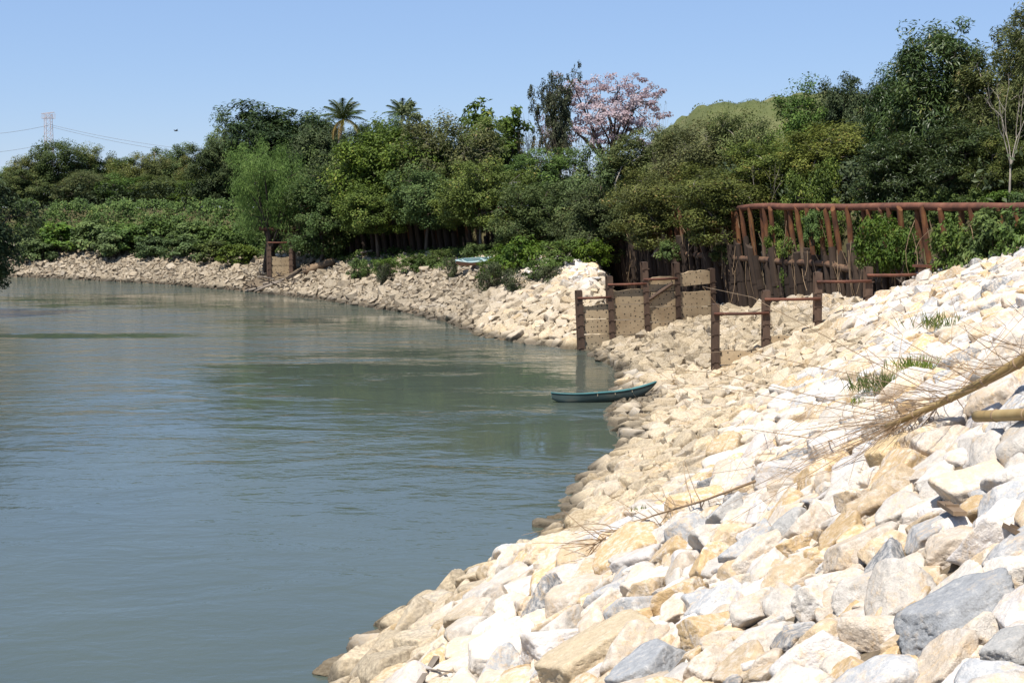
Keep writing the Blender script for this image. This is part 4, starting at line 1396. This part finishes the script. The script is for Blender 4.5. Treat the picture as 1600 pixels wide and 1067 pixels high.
def panel_mesh(w_, h_, seed, broken=False):
    r = np.random.default_rng(seed)
    mb = MB()
    n = 9
    xs = np.linspace(-w_ / 2, w_ / 2, n)
    top = h_ - .030 + r.normal(0, .010, n) - (np.maximum(0, .10 * np.sin(xs * 3 + seed)) if broken else 0)
    bot = .012 + r.normal(0, .004, n)
    th = .12
    v = []
    for y_ in (-th / 2, th / 2):
        for i in range(n):
            v += [(xs[i], y_, bot[i]), (xs[i], y_, top[i])]
    f = []
    for i in range(n - 1):
        a = 2 * i
        f += [(a, a + 2, a + 3, a + 1), (a + 2 * n, a + 2 * n + 1, a + 2 * n + 3, a + 2 * n + 2), (a + 1, a + 3, a + 2 * n + 3, a + 2 * n + 1), (a, a + 2 * n, a + 2 * n + 2, a + 2)]
    f += [(0, 1, 2 * n + 1, 2 * n), (2 * n - 2, 4 * n - 2, 4 * n - 1, 2 * n - 1)]
    mb.add(v, f)
    me = mb.mesh('panel', M_CONC)
    hb = MB()
    for row in range(3):
        for cidx in range(6):
            if r.random() < .12:
                continue
            x_ = -w_ / 2 + w_ * (cidx + .5 + .25 * (row % 2)) / 6.4 + r.normal(0, .05)
            z_ = h_ * (row + .5) / 3 + r.normal(0, .045)
            hb.tube([(x_, -th / 2 - .004, z_), (x_, -th / 2 + .01, z_)], r.uniform(.026, .042), 6)
    return me, hb.mesh('holes', M_HOLE)


def panel_wall(name, label, pts, tops, bases, rails, panels, rail_r=.06, seed=0, lean=-.05):
    """pts: posts in plan; panels: per bay list of (z0, z1[, tilt])"""
    root = link(name, None, loc=(*pts[0], bases[0]))
    tag(root, label, 'panel wall', 'stepped concrete panel walls')
    for i, (p, zt, zb) in enumerate(zip(pts, tops, bases)):
        d = np.array(pts[min(i + 1, len(pts) - 1)]) - np.array(pts[max(i - 1, 0)])
        a = math.atan2(d[1], d[0])
        h = zt - zb
        link('post', post_mesh(h, seed=i), root, to_local(root, (p[0], p[1], zb)), (0, lean, a))
    for i, z in enumerate(rails):
        if z is None:
            continue
        a = np.array([pts[i][0] + math.tan(lean) * (z - bases[i]), pts[i][1] - .22, z])
        b = np.array([pts[i + 1][0] + math.tan(lean) * (z - bases[i + 1]), pts[i + 1][1] - .22, z + .02])
        d = (b - a) * .04
        link('rail', MB().tube(to_local(root, [a - d, (a + b) / 2 - (0, 0, .015), b + d]), rail_r, 8).mesh('rail', M_BEAM, True), root)
    for i, lst in enumerate(panels):
        a, b = np.array(pts[i]), np.array(pts[i + 1])
        L_ = np.linalg.norm(b - a) - .12
        ang = math.atan2(*(b - a)[::-1])
        for k, pn in enumerate(lst):
            z0, z1 = pn[:2]
            tilt = pn[2] if len(pn) > 2 else 0
            me, ho = panel_mesh(L_, z1 - z0, seed * 50 + i * 7 + k, k == len(lst) - 1)
            c = (a + b) / 2
            sh_ = math.tan(lean) * ((z0 + z1) / 2 - (bases[i] + bases[i + 1]) / 2)
            o = link('panel', me, root, to_local(root, (c[0] + sh_, c[1], z0)), (0, tilt, ang))
            link('holes', ho, o)['kind'] = 'stuff'
    return root


def stack(z0, n, h=.76):
    return [(z0 + i * h, z0 + (i + 1) * h) for i in range(n)]


panel_wall('panel_wall', 'stepped wall of holed concrete panels and rusty posts standing in the water',
           [(3.45, 70), (5.0, 70.5), (6.8, 71.1), (8.4, 71.8), (10.3, 72.9)],
           [2.95, 3.62, 4.30, 4.25, 3.9], [-.8, -.6, -.3, .6, 1.2], [2.58, 3.22, 3.45, None],
           [stack(-.72, 4, .752), stack(-.05, 4), stack(.55, 4), [(1.2, 2.0), (2.0, 2.8), (3.08, 3.85, -.05)]], seed=1)
panel_wall('panel_wall', 'stepped frame of rusty posts and rails half buried in the tan rocks beside the cove',
           [(8.2, 57), (10.25, 57.15), (12.35, 57.3), (14.42, 57.5), (16.6, 57.8), (18.2, 58.2)],
           [3.15, 3.68, 4.40, 4.62, 4.70, 4.55], [-.1, .3, 1.0, 2.0, 2.8, 3.0], [2.78, 3.35, 4.05, 4.30, None],
           [[(.0, .7), (.7, 1.34)], [(.9, 1.9)], [], [], [(3.0, 3.75), (3.75, 4.55)]], seed=2, lean=-.01)
capb = link('capping_beam', MB().box((0, 0, 0), (2.2, .34, .10), (0, .02, .2)).box((.2, .02, .07), (1.5, .2, .05), (0, -.04, .2)).mesh('capping_beam', M_BEAM), D.objects['panel_wall.001'],
            np.array([17.4, 57.95, 4.64]) - np.array(D.objects['panel_wall.001'].location))
_pw1 = D.objects['panel_wall']
link('shadow_strut', MB().tube(to_local(_pw1, [at_depth(1014, 468, 71.0), at_depth(1050, 443, 71.5)]), .09, 6).mesh('shadow_strut', M_STEEL), _pw1)  # dark strut added to stand in for a diagonal shadow across the panels
lw = panel_wall('panel_wall', 'short weathered concrete panel between rusty posts under the willow',
                [(-20.75, 121.8), (-18.95, 122.0)], [4.1, 4.6], [.3, .6], [4.05], [[(.6, 1.35), (1.35, 2.1), (2.1, 2.88)]], seed=3, lean=0)
link('top_pipe', MB().tube(to_local(lw, [at_depth(405, 357, 122.6), at_depth(463, 361, 122.8)]), .17, 10).mesh('top_pipe', M_BEAM, True), lw)
link('rear_post', MB().tube(to_local(lw, [(-21.0, 122.7, .5), (-21.0, 122.7, 5.2)]), .15, 8).mesh('rear_post', M_STEEL), lw)
link('rear_post', MB().tube(to_local(lw, [(-18.8, 122.8, .5), (-18.8, 122.8, 5.0)]), .15, 8).mesh('rear_post', M_STEEL), lw)


# ------------------------------------------------------------------ boats
def canoe(name, label, stern, bow, half_w, depth, mats, roll=0.0, thwarts=3, bow_rise=.25, stern_rise=.12, group=None):
    stern, bow = np.asarray(stern, float), np.asarray(bow, float)
    Lb = np.linalg.norm(bow - stern)
    n, m = 25, 9
    t = np.linspace(0, 1, n)
    wd = half_w * np.clip(np.minimum(t / .30, (1 - t) / .36), 0.04, 1) ** .62
    sheer = bow_rise * np.clip((t - .55) / .45, 0, 1) ** 2 + stern_rise * np.clip((.35 - t) / .35, 0, 1) ** 2
    keel = -depth + (sheer + depth * .85) * np.clip((t - .70) / .30, 0, 1) ** 1.7 + (depth * .75) * np.clip((.16 - t) / .16, 0, 1) ** 1.6
    ang = np.linspace(-pi / 2, pi / 2, m)

    def shell(inset):
        V = []
        for i in range(n):
            for a in ang:
                y_ = sin(a) * max(.005, wd[i] - inset) * (1 - .12 * (1 - abs(sin(a))))
                k_ = cos(a) ** .62
                V.append((t[i] * Lb, y_, sheer[i] + (keel[i] + inset - sheer[i]) * k_))
        V = np.array(V)
        i_ = np.arange(n - 1)[:, None] * m
        j_ = np.arange(m - 1)[None]
        f_ = np.stack([i_ + j_, i_ + m + j_, i_ + m + j_ + 1, i_ + j_ + 1], -1).reshape(-1, 4)
        return V, f_
    root = link(name, None, loc=stern)
    d = bow - stern
    root.rotation_euler = (roll, -math.asin(d[2] / Lb), math.atan2(d[1], d[0]))
    tag(root, label, 'canoe', group)
    V, f_ = shell(0)
    link('hull', MB().add(V, f_).mesh('hull', mats[0], True), root)
    V, f_ = shell(.025)
    link('interior', MB().add(V, f_[:, ::-1]).mesh('interior', mats[1], True), root)
    for s in (-1, 1):
        P = np.stack([t * Lb, s * wd, sheer + .012], 1)
        link('gunwale', MB().tube(P, .034, 6).mesh('gunwale', mats[2], True), root)
    for k_ in range(thwarts):
        i = int(n * (.25 + .5 * k_ / max(1, thwarts - 1)))
        link('thwart', MB().box((t[i] * Lb, 0, sheer[i] - .035), (.16, 2 * wd[i] - .06, .03)).mesh('thwart', mats[2]), root)
    for tt in ((.42, .58, .74) if group is None and bow_rise > .2 else ()):
        i = int(n * tt)
        link('lashing', MB().tube([(t[i] * Lb, sgn * wd[i] * 1.03, sheer[i] + zz_) for sgn, zz_ in ((-1, -.10), (-1, .05), (1, .05), (1, -.10))], .012, 5).mesh('lashing', M_ROPE), root)
    for tt, nm in ((.035, 'stern_deck'), (.95, 'bow_deck')):
        a, b = (0, 3) if tt < .5 else (n - 4, n - 1)
        v_ = [(t[a] * Lb, -wd[a], sheer[a] + .02), (t[b] * Lb, -wd[b], sheer[b] + .02), (t[b] * Lb, wd[b], sheer[b] + .02), (t[a] * Lb, wd[a], sheer[a] + .02)]
        v_ += [(x_, y_, z_ - .03) for x_, y_, z_ in v_]
        link(nm, MB().add(v_, [(0, 1, 2, 3), (7, 6, 5, 4), (0, 4, 5, 1), (1, 5, 6, 2), (2, 6, 7, 3), (3, 7, 4, 0)]).mesh(nm, mats[2]), root)
    return root


st = at_depth(862, 633, 51.0)
bw = at_depth(1026, 604, 51.6)
canoe('canoe', 'weathered teal canoe with its bow pulled onto the tan rocks', (st[0], st[1], .22), (bw[0], bw[1], bw[2] - .08), .31, .36, (M_HULL, M_TEAL, M_TEAL), -.12)
g0 = on_ground(712, 411)
pb0, pb1 = at_depth(712, 409, 100.5), at_depth(770, 404.5, 103.5)
pz = max(Tz(*pb0[:2]), Tz(*pb1[:2])) + .28
canoe('canoe', 'pale blue canoe lying on the weeds at the top of the far rocks', (pb0[0], pb0[1], pb0[2]), (pb1[0], pb1[1], pb1[2]), .42, .34, (M_REDHULL, M_PALEBOAT, M_PALEBOAT), .30, 2, .12, .08)
# mooring line from the teal canoe
a = at_depth(996, 618, 52.3)
e = on_ground(1045, 648)
tag(link('mooring_rope', MB().tube([a, (a + e) / 2 - (0, 0, .12), e + (0, 0, .15)], .02, 5).mesh('mooring_rope', M_ROPE)), 'thin rope running from the teal canoe across the rocks', 'rope')


# ------------------------------------------------------------------ driftwood, bamboo, twigs, tufts
def log(name, label, p0, p1, r0, r1, mat, group=None, seed=1, cat='log'):
    r = np.random.default_rng(seed)
    a, b = np.asarray(p0, float), np.asarray(p1, float)
    root = a
    mb = MB().tube(bent(a, b, r, 8, .02) - a, np.linspace(r0, r1, 8) * r.uniform(.92, 1.08, 8), 9)
    o = link(name, mb.mesh(name, mat, True), None, a)
    tag(o, label, cat, group)
    return o


def gp(px, py, dz=.15):
    return on_ground(px, py, dz)


log('log', 'thick brown tree trunk lying on the far rocks near the willow', gp(476, 424, .3), gp(522, 408, .5), .42, .30, M_LOG, 'driftwood by the willow', 3)
for i, (x0, y0, x1, y1, rr, lab) in enumerate((
        (384, 455, 436, 441, .13, 'longest grey driftwood pole at the water under the concrete panel'),
        (398, 456, 440, 440, .10, 'grey driftwood pole lying nearest the water'),
        (405, 433, 428, 437, .09, 'short stick across the foot of the concrete panel'),
        (448, 436, 492, 408, .14, 'dark leaning branch between the panel and the brown trunk'),
        (412, 444, 444, 436, .12, 'dark driftwood under the crossing poles'),
        (556, 398, 582, 392, .12, 'weathered stick at the top of the far rocks'))):
    log('driftwood', lab, gp(x0, y0, .2), gp(x1, y1, .45), rr, rr * .6, M_WOOD if i != 3 else M_BARKDARK, 'driftwood by the willow', 10 + i, 'driftwood')
dk = []
r = np.random.default_rng(5)
mb = MB()
for i in range(60):
    x0, y0 = r.uniform(388, 470), r.uniform(425, 450)
    q = gp(x0, y0, r.uniform(.1, .5))
    d = unit(r.normal(size=(1, 3)))[0] * r.uniform(.3, 1.1) * (1, 1, .5)
    mb.tube([q, q + d], r.uniform(.02, .06), 4)
tag(link('flood_debris', mb.mesh('flood_debris', M_BARKDARK)), 'tangle of dark sticks washed up beneath the willow', kind='stuff')


def bamboo(label, A, B, r0, r1, node_gap, group):
    A, B = np.asarray(A, float), np.asarray(B, float)
    root = link('bamboo_stalk', None, loc=A)
    tag(root, label, 'bamboo', group)
    L_ = np.linalg.norm(B - A)
    n = 14
    rr = np.random.default_rng(3)
    P = bent(A, B, rr, n, .012) - A
    link('culm', MB().tube(P, np.linspace(r0, r1, n), 12).mesh('culm', M_BAMBOO, True), root)
    t = node_gap / L_
    while t < .97:
        c = np.array([np.interp(t, np.linspace(0, 1, n), P[:, k_]) for k_ in range(3)])
        d = (B - A) / L_
        rad = (r0 + (r1 - r0) * t)
        link('node_ring', MB().tube([c - d * .012, c, c + d * .012], (rad * 1.02, rad * 1.14, rad * 1.02), 12).mesh('node_ring', M_TWIG, True), root)
        t += node_gap / L_
    return root, P


bA = on_ground(1640, 540, .52)
bB = on_ground(1385, 668, .36)
rootb, PB = bamboo('long dry bamboo stalk with a fan of brown twigs lying across the white rocks', bA, bB, .054, .026, .42, 'dry bamboo')


def twig_fan(root, seed, n, origin_fn, ends_fn, rad=.006, depth=2):
    r = np.random.default_rng(seed)
    mb = MB()
    off = np.array(root.location)
    for i in range(n):
        a = origin_fn(r)
        b = ends_fn(r, a)
        pts = bent(a, b, r, 5, .07)
        mb.tube(pts - off, np.linspace(rad * r.uniform(.7, 1.3), rad * .35, 5), 3, False)
        for _ in range(r.integers(1, 4)):
            k_ = r.integers(1, 5)
            d = unit((unit((b - a)[None]) + r.normal(size=(1, 3)) * .45))[0]
            e_ = pts[k_] + d * r.uniform(.15, .55)
            mb.tube(bent(pts[k_], e_, r, 3, .08) - off, (rad * .5, rad * .35, rad * .2), 3, False)
    return mb


def fan_origin(r):
    t = r.uniform(.45, 1.0) ** .7
    i = t * (len(PB) - 1)
    k_ = int(min(i, len(PB) - 2))
    return np.array(rootb.location) + PB[k_] + (PB[k_ + 1] - PB[k_]) * (i - k_)


def fan_end(r, a):
    px = r.uniform(1090, 1370)
    base = np.interp(px, [1080, 1200, 1370], [792, 742, 672])
    py = base + r.normal(-26, 30)
    return on_ground(px, py + 4, max(.12, .24 + r.normal(0, .07)))


link('twigs', twig_fan(rootb, 8, 76, fan_origin, fan_end, .0046).mesh('twigs', M_TWIG), rootb)['kind'] = 'stuff'


def fan_end2(r, a):
    return a + unit(np.array([[-.8, r.normal(0, .5), r.normal(.25, .25)]]))[0] * r.uniform(.4, 1.4)


def fan_origin2(r):
    t = r.uniform(.05, .8) * (len(PB) - 1)
    k_ = int(t)
    return np.array(rootb.location) + PB[k_]


link('side_twigs', twig_fan(rootb, 9, 26, fan_origin2, fan_end2, .005).mesh('side_twigs', M_TWIG), rootb)['kind'] = 'stuff'

bA2, bB2 = on_ground(1645, 645, .36), on_ground(1526, 653, .36)
rb2, _ = bamboo('short broken bamboo pole end resting on an ochre rock', bA2, bB2, .045, .047, .5, 'dry bamboo')

# long thin branch running down to the water
def branch_thing(label, waypts, seed, rad=.012, n=40, spread=.5):
    pts = np.array([on_ground(q[0], q[1], .26) if len(q) < 4 else at_depth(*q[:3]) for q in waypts])
    root = link('dry_branch', None, loc=pts[0])
    tag(root, label, 'branch', 'dry branches on the rocks')
    link('stem', MB().tube(pts - pts[0], np.linspace(rad, rad * .3, len(pts)), 5).mesh('stem', M_TWIG, True), root)
    r = np.random.default_rng(seed)
    mb = MB()
    for i in range(n):
        t = r.uniform(.1, .95) * (len(pts) - 1)
        k_ = int(t)
        a = pts[k_] + (pts[k_ + 1] - pts[k_]) * (t - k_)
        d = unit(((pts[k_ + 1] - pts[k_]) / np.linalg.norm(pts[k_ + 1] - pts[k_]) + r.normal(size=3) * spread)[None])[0]
        e_ = a + d * r.uniform(.2, .8)
        e_[2] = max(e_[2], Tz(e_[0], e_[1]) + .1)
        mb.tube(bent(a, e_, r, 4, .08) - pts[0], np.linspace(rad * .45, rad * .2, 4), 3, False)
    link('twigs', mb.mesh('twigs', M_TWIG), root)['kind'] = 'stuff'
    return root


branch_thing('thin dry branch pointing from the white rocks over the water', [(1180, 752, 17.5), (1100, 782, 18), (1020, 806, 18.8), (960, 832, 19.6), (915, 862, 20.6)], 4, .016, 44)
branch_thing('pale bare twig reaching out above the water', [(905, 824), (870, 826, 30.2, 0), (845, 829, 29.9, 0), (815, 836, 29.4, 0)], 5, .010, 5, .2)
branch_thing('long thin reed stem lying across the tan rocks beside the twig fan', [(1300, 690, 17), (1180, 672, 19.5), (1080, 662, 23), (1010, 640, 27), (985, 610, 31)], 6, .008, 6, .2)

# split slats of wood at the bottom of the picture
def slats(name, label, quads, mat, group):
    a = np.array(quads[0][0])
    root = link(name, None, loc=a)
    tag(root, label, 'wood', group)
    for (p0, p1, w_, th) in quads:
        p0, p1 = np.array(p0), np.array(p1)
        d = p1 - p0
        L_ = np.linalg.norm(d)
        o = link('slat', MB().box((L_ / 2, 0, 0), (L_, w_, th)).box((L_ * .55, 0, th * .6), (.03, w_ * 1.05, th)).mesh('slat', mat), root, p0 - a)
        o.rotation_euler = (RNG.uniform(-.5, .5), -math.asin(d[2] / L_), math.atan2(d[1], d[0]))


def rockpt(px, py, dz):
    return on_ground(px, py, dz)


slats('split_cane', 'split brown cane pieces wedged between white rocks at the waterside',
      [(rockpt(628, 1078, .25), rockpt(694, 1006, .27), .06, .02), (rockpt(648, 1080, .26), rockpt(686, 1020, .28), .07, .02), (rockpt(660, 1045, .3), rockpt(706, 1050, .28), .03, .015)], M_WOOD, 'wood scraps on the white rocks')
slats('wood_scrap', 'broken brown board between cream rocks on the slope',
      [(rockpt(1474, 786, .17), rockpt(1500, 804, .19), .09, .03)], M_LOG, 'wood scraps on the white rocks')
slats('wood_scrap', 'small splintered stick beside a grey rock near the picture edge',
      [(rockpt(1572, 822, .17), rockpt(1592, 838, .19), .05, .03)], M_LOG, 'wood scraps on the white rocks')


def tuft(label, px, py, size, seed, n=120):
    q = on_ground(px, py, .15)
    r = np.random.default_rng(seed)
    b = np.stack([r.normal(0, size * .45, n), r.normal(0, size * .3, n), np.full(n, .08)], 1)
    l = size * r.uniform(.5, 1.0, n)
    ax = unit(np.stack([r.normal(0, .55, n), r.normal(0, .4, n), np.ones(n)], 1))
    nr = unit(np.stack([r.normal(0, 1, n), r.normal(0, 1, n), np.zeros(n)], 1))
    v, f = leaf_quads(b + ax * l[:, None] * .5, ax, nr, l, np.full(n, .022))
    root = link('grass_tuft', np_mesh('grass_tuft', v, f, L_GRASS, False, {'lv': np.repeat(r.random(n), 4)}), None, q)
    tag(root, label, 'grass tuft', 'grass tufts on the rocks')


tuft('wide green grass tuft growing on the rocks above the bamboo twigs', 1372, 622, .62, 1, 200)
tuft('tall green grass tuft nearer the crest of the rock slope', 1430, 590, .52, 2, 150)
tuft('small grass tuft by itself high on the rock slope', 1462, 522, .6, 3, 90)
tuft('tiny grass sprout beside the dry branch', 1003, 812, .18, 4, 40)
tuft('low weed below the wide grass tuft', 1345, 640, .25, 5, 60)


# ------------------------------------------------------------------ pylon, cables, pole, bird
PY = 600.0
tb = at_depth(75, 178, PY)
px_ = PY / F
pyl = link('power_pylon', None, loc=(tb[0], PY, 7.0))
tag(pyl, 'red and white lattice power pylon rising above the trees', 'pylon')
Hh = tb[2] - 7.0
legs = MB()
levels = np.linspace(0, 1, 15)
hw = np.interp(levels, [0, .55, 1], [4.2, 1.5, 1.25])
for sx in (-1, 1):
    for sy in (-1, 1):
        link('leg', MB().tube(np.stack([sx * hw, sy * hw, levels * Hh], 1), .11, 4).mesh('leg', M_GALV), pyl)
br = MB()
for i in range(len(levels) - 1):
    z0, z1, a, b = levels[i] * Hh, levels[i + 1] * Hh, hw[i], hw[i + 1]
    for (p0, p1) in (((-a, -a, z0), (b, -b, z1)), ((a, -a, z0), (-b, -b, z1)), ((-a, a, z0), (b, b, z1)), ((-a, -a, z0), (-b, b, z1)), ((a, -a, z0), (b, b, z1)), ((-b, -b, z1), (b, -b, z1))):
        br.tube([p0, p1], .07, 3, False)
link('bracing', br.mesh('bracing', M_GALV), pyl)
arm = MB()
for z_ in (0, 1.9):
    for sy in (-1, 1):
        arm.tube([(-2.7, sy * .8, Hh - 1.9 + z_), (2.7, sy * .8, Hh - 1.9 + z_ + (.6 if z_ else 0))], .09, 4)
for x_ in np.linspace(-2.7, 2.7, 10):
    arm.tube([(x_, -.8, Hh - 1.9), (x_ + .3, -.8, Hh)], .06, 3)
    arm.tube([(x_, .8, Hh - 1.9), (x_ + .3, .8, Hh)], .06, 3)
link('cross_arm', arm.mesh('cross_arm', M_GALV), pyl)
for sx, zz_ in ((-2.6, .56), (2.4, .56), (-1.8, .62), (2.2, .45), (-1.9, .4)):
    link('insulator', MB().tube([(sx * .6, 0, zz_ * Hh + 1.2), (sx, 0, zz_ * Hh)], .16, 5).mesh('insulator', M_GALV), pyl)


def cable(label, pts, sag):
    A = [at_depth(*q) for q in pts]
    t = np.linspace(0, 1, 14)[:, None]
    P = A[0] + (A[1] - A[0]) * t - np.array([0, 0, 1.0]) * (4 * sag * t * (1 - t))
    tag(link('power_cable', MB().tube(P - P[0], .075, 4, False).mesh('power_cable', M_CABLE), None, P[0]), label, 'cable', 'power cables')


cable('upper cable running out of the picture from the pylon', [(76, 196, PY), (-60, 212, PY)], 1.0)
cable('lower cable running out of the picture from the pylon', [(72, 225, PY), (-60, 241, PY)], 1.0)
cable('upper cable sloping down behind the dark mango tree', [(78, 195, PY), (420, 242, PY)], 2.5)
cable('second cable just below the one sloping down behind the mango tree', [(78, 198, PY), (420, 250, PY)], 2.5)
cable('short cable near the utility pole high over the trees', [(242, 262, 178), (365, 276, 178)], .3)

up = at_depth(241, 236, 176)
pole = link('utility_pole', None, loc=(up[0], 176, 7))
tag(pole, 'thin grey utility pole among the trees behind the creeper wall', 'pole')
link('pole_shaft', MB().tube([(0, 0, -.5), (0, 0, up[2] - 7)], .13, 8).mesh('pole_shaft', M_BARKPALE, True), pole)
link('cross_bar', MB().box((0, -.15, up[2] - 7.5), (1.4, .12, .12)).mesh('cross_bar', M_BARKPALE), pole)

bq = at_depth(275, 205, 150)
mb = MB()
mb.tube([(-.22, 0, 0), (-.05, 0, .02), (.12, 0, .03), (.24, 0, .01)], (.03, .07, .06, .015), 6)
mb.add([(-.04, 0, .05), (.1, 0, .05), (.02, .55, .18), (-.1, .5, .16)], [(0, 1, 2, 3)])
mb.add([(-.04, 0, .05), (.1, 0, .05), (.02, -.55, .18), (-.1, -.5, .16)], [(3, 2, 1, 0)])
tag(link('bird', mb.mesh('bird', M_BLACK), None, bq, (0, 0, .6)), 'tiny dark bird flying over the trees near the pylon cables', 'bird')
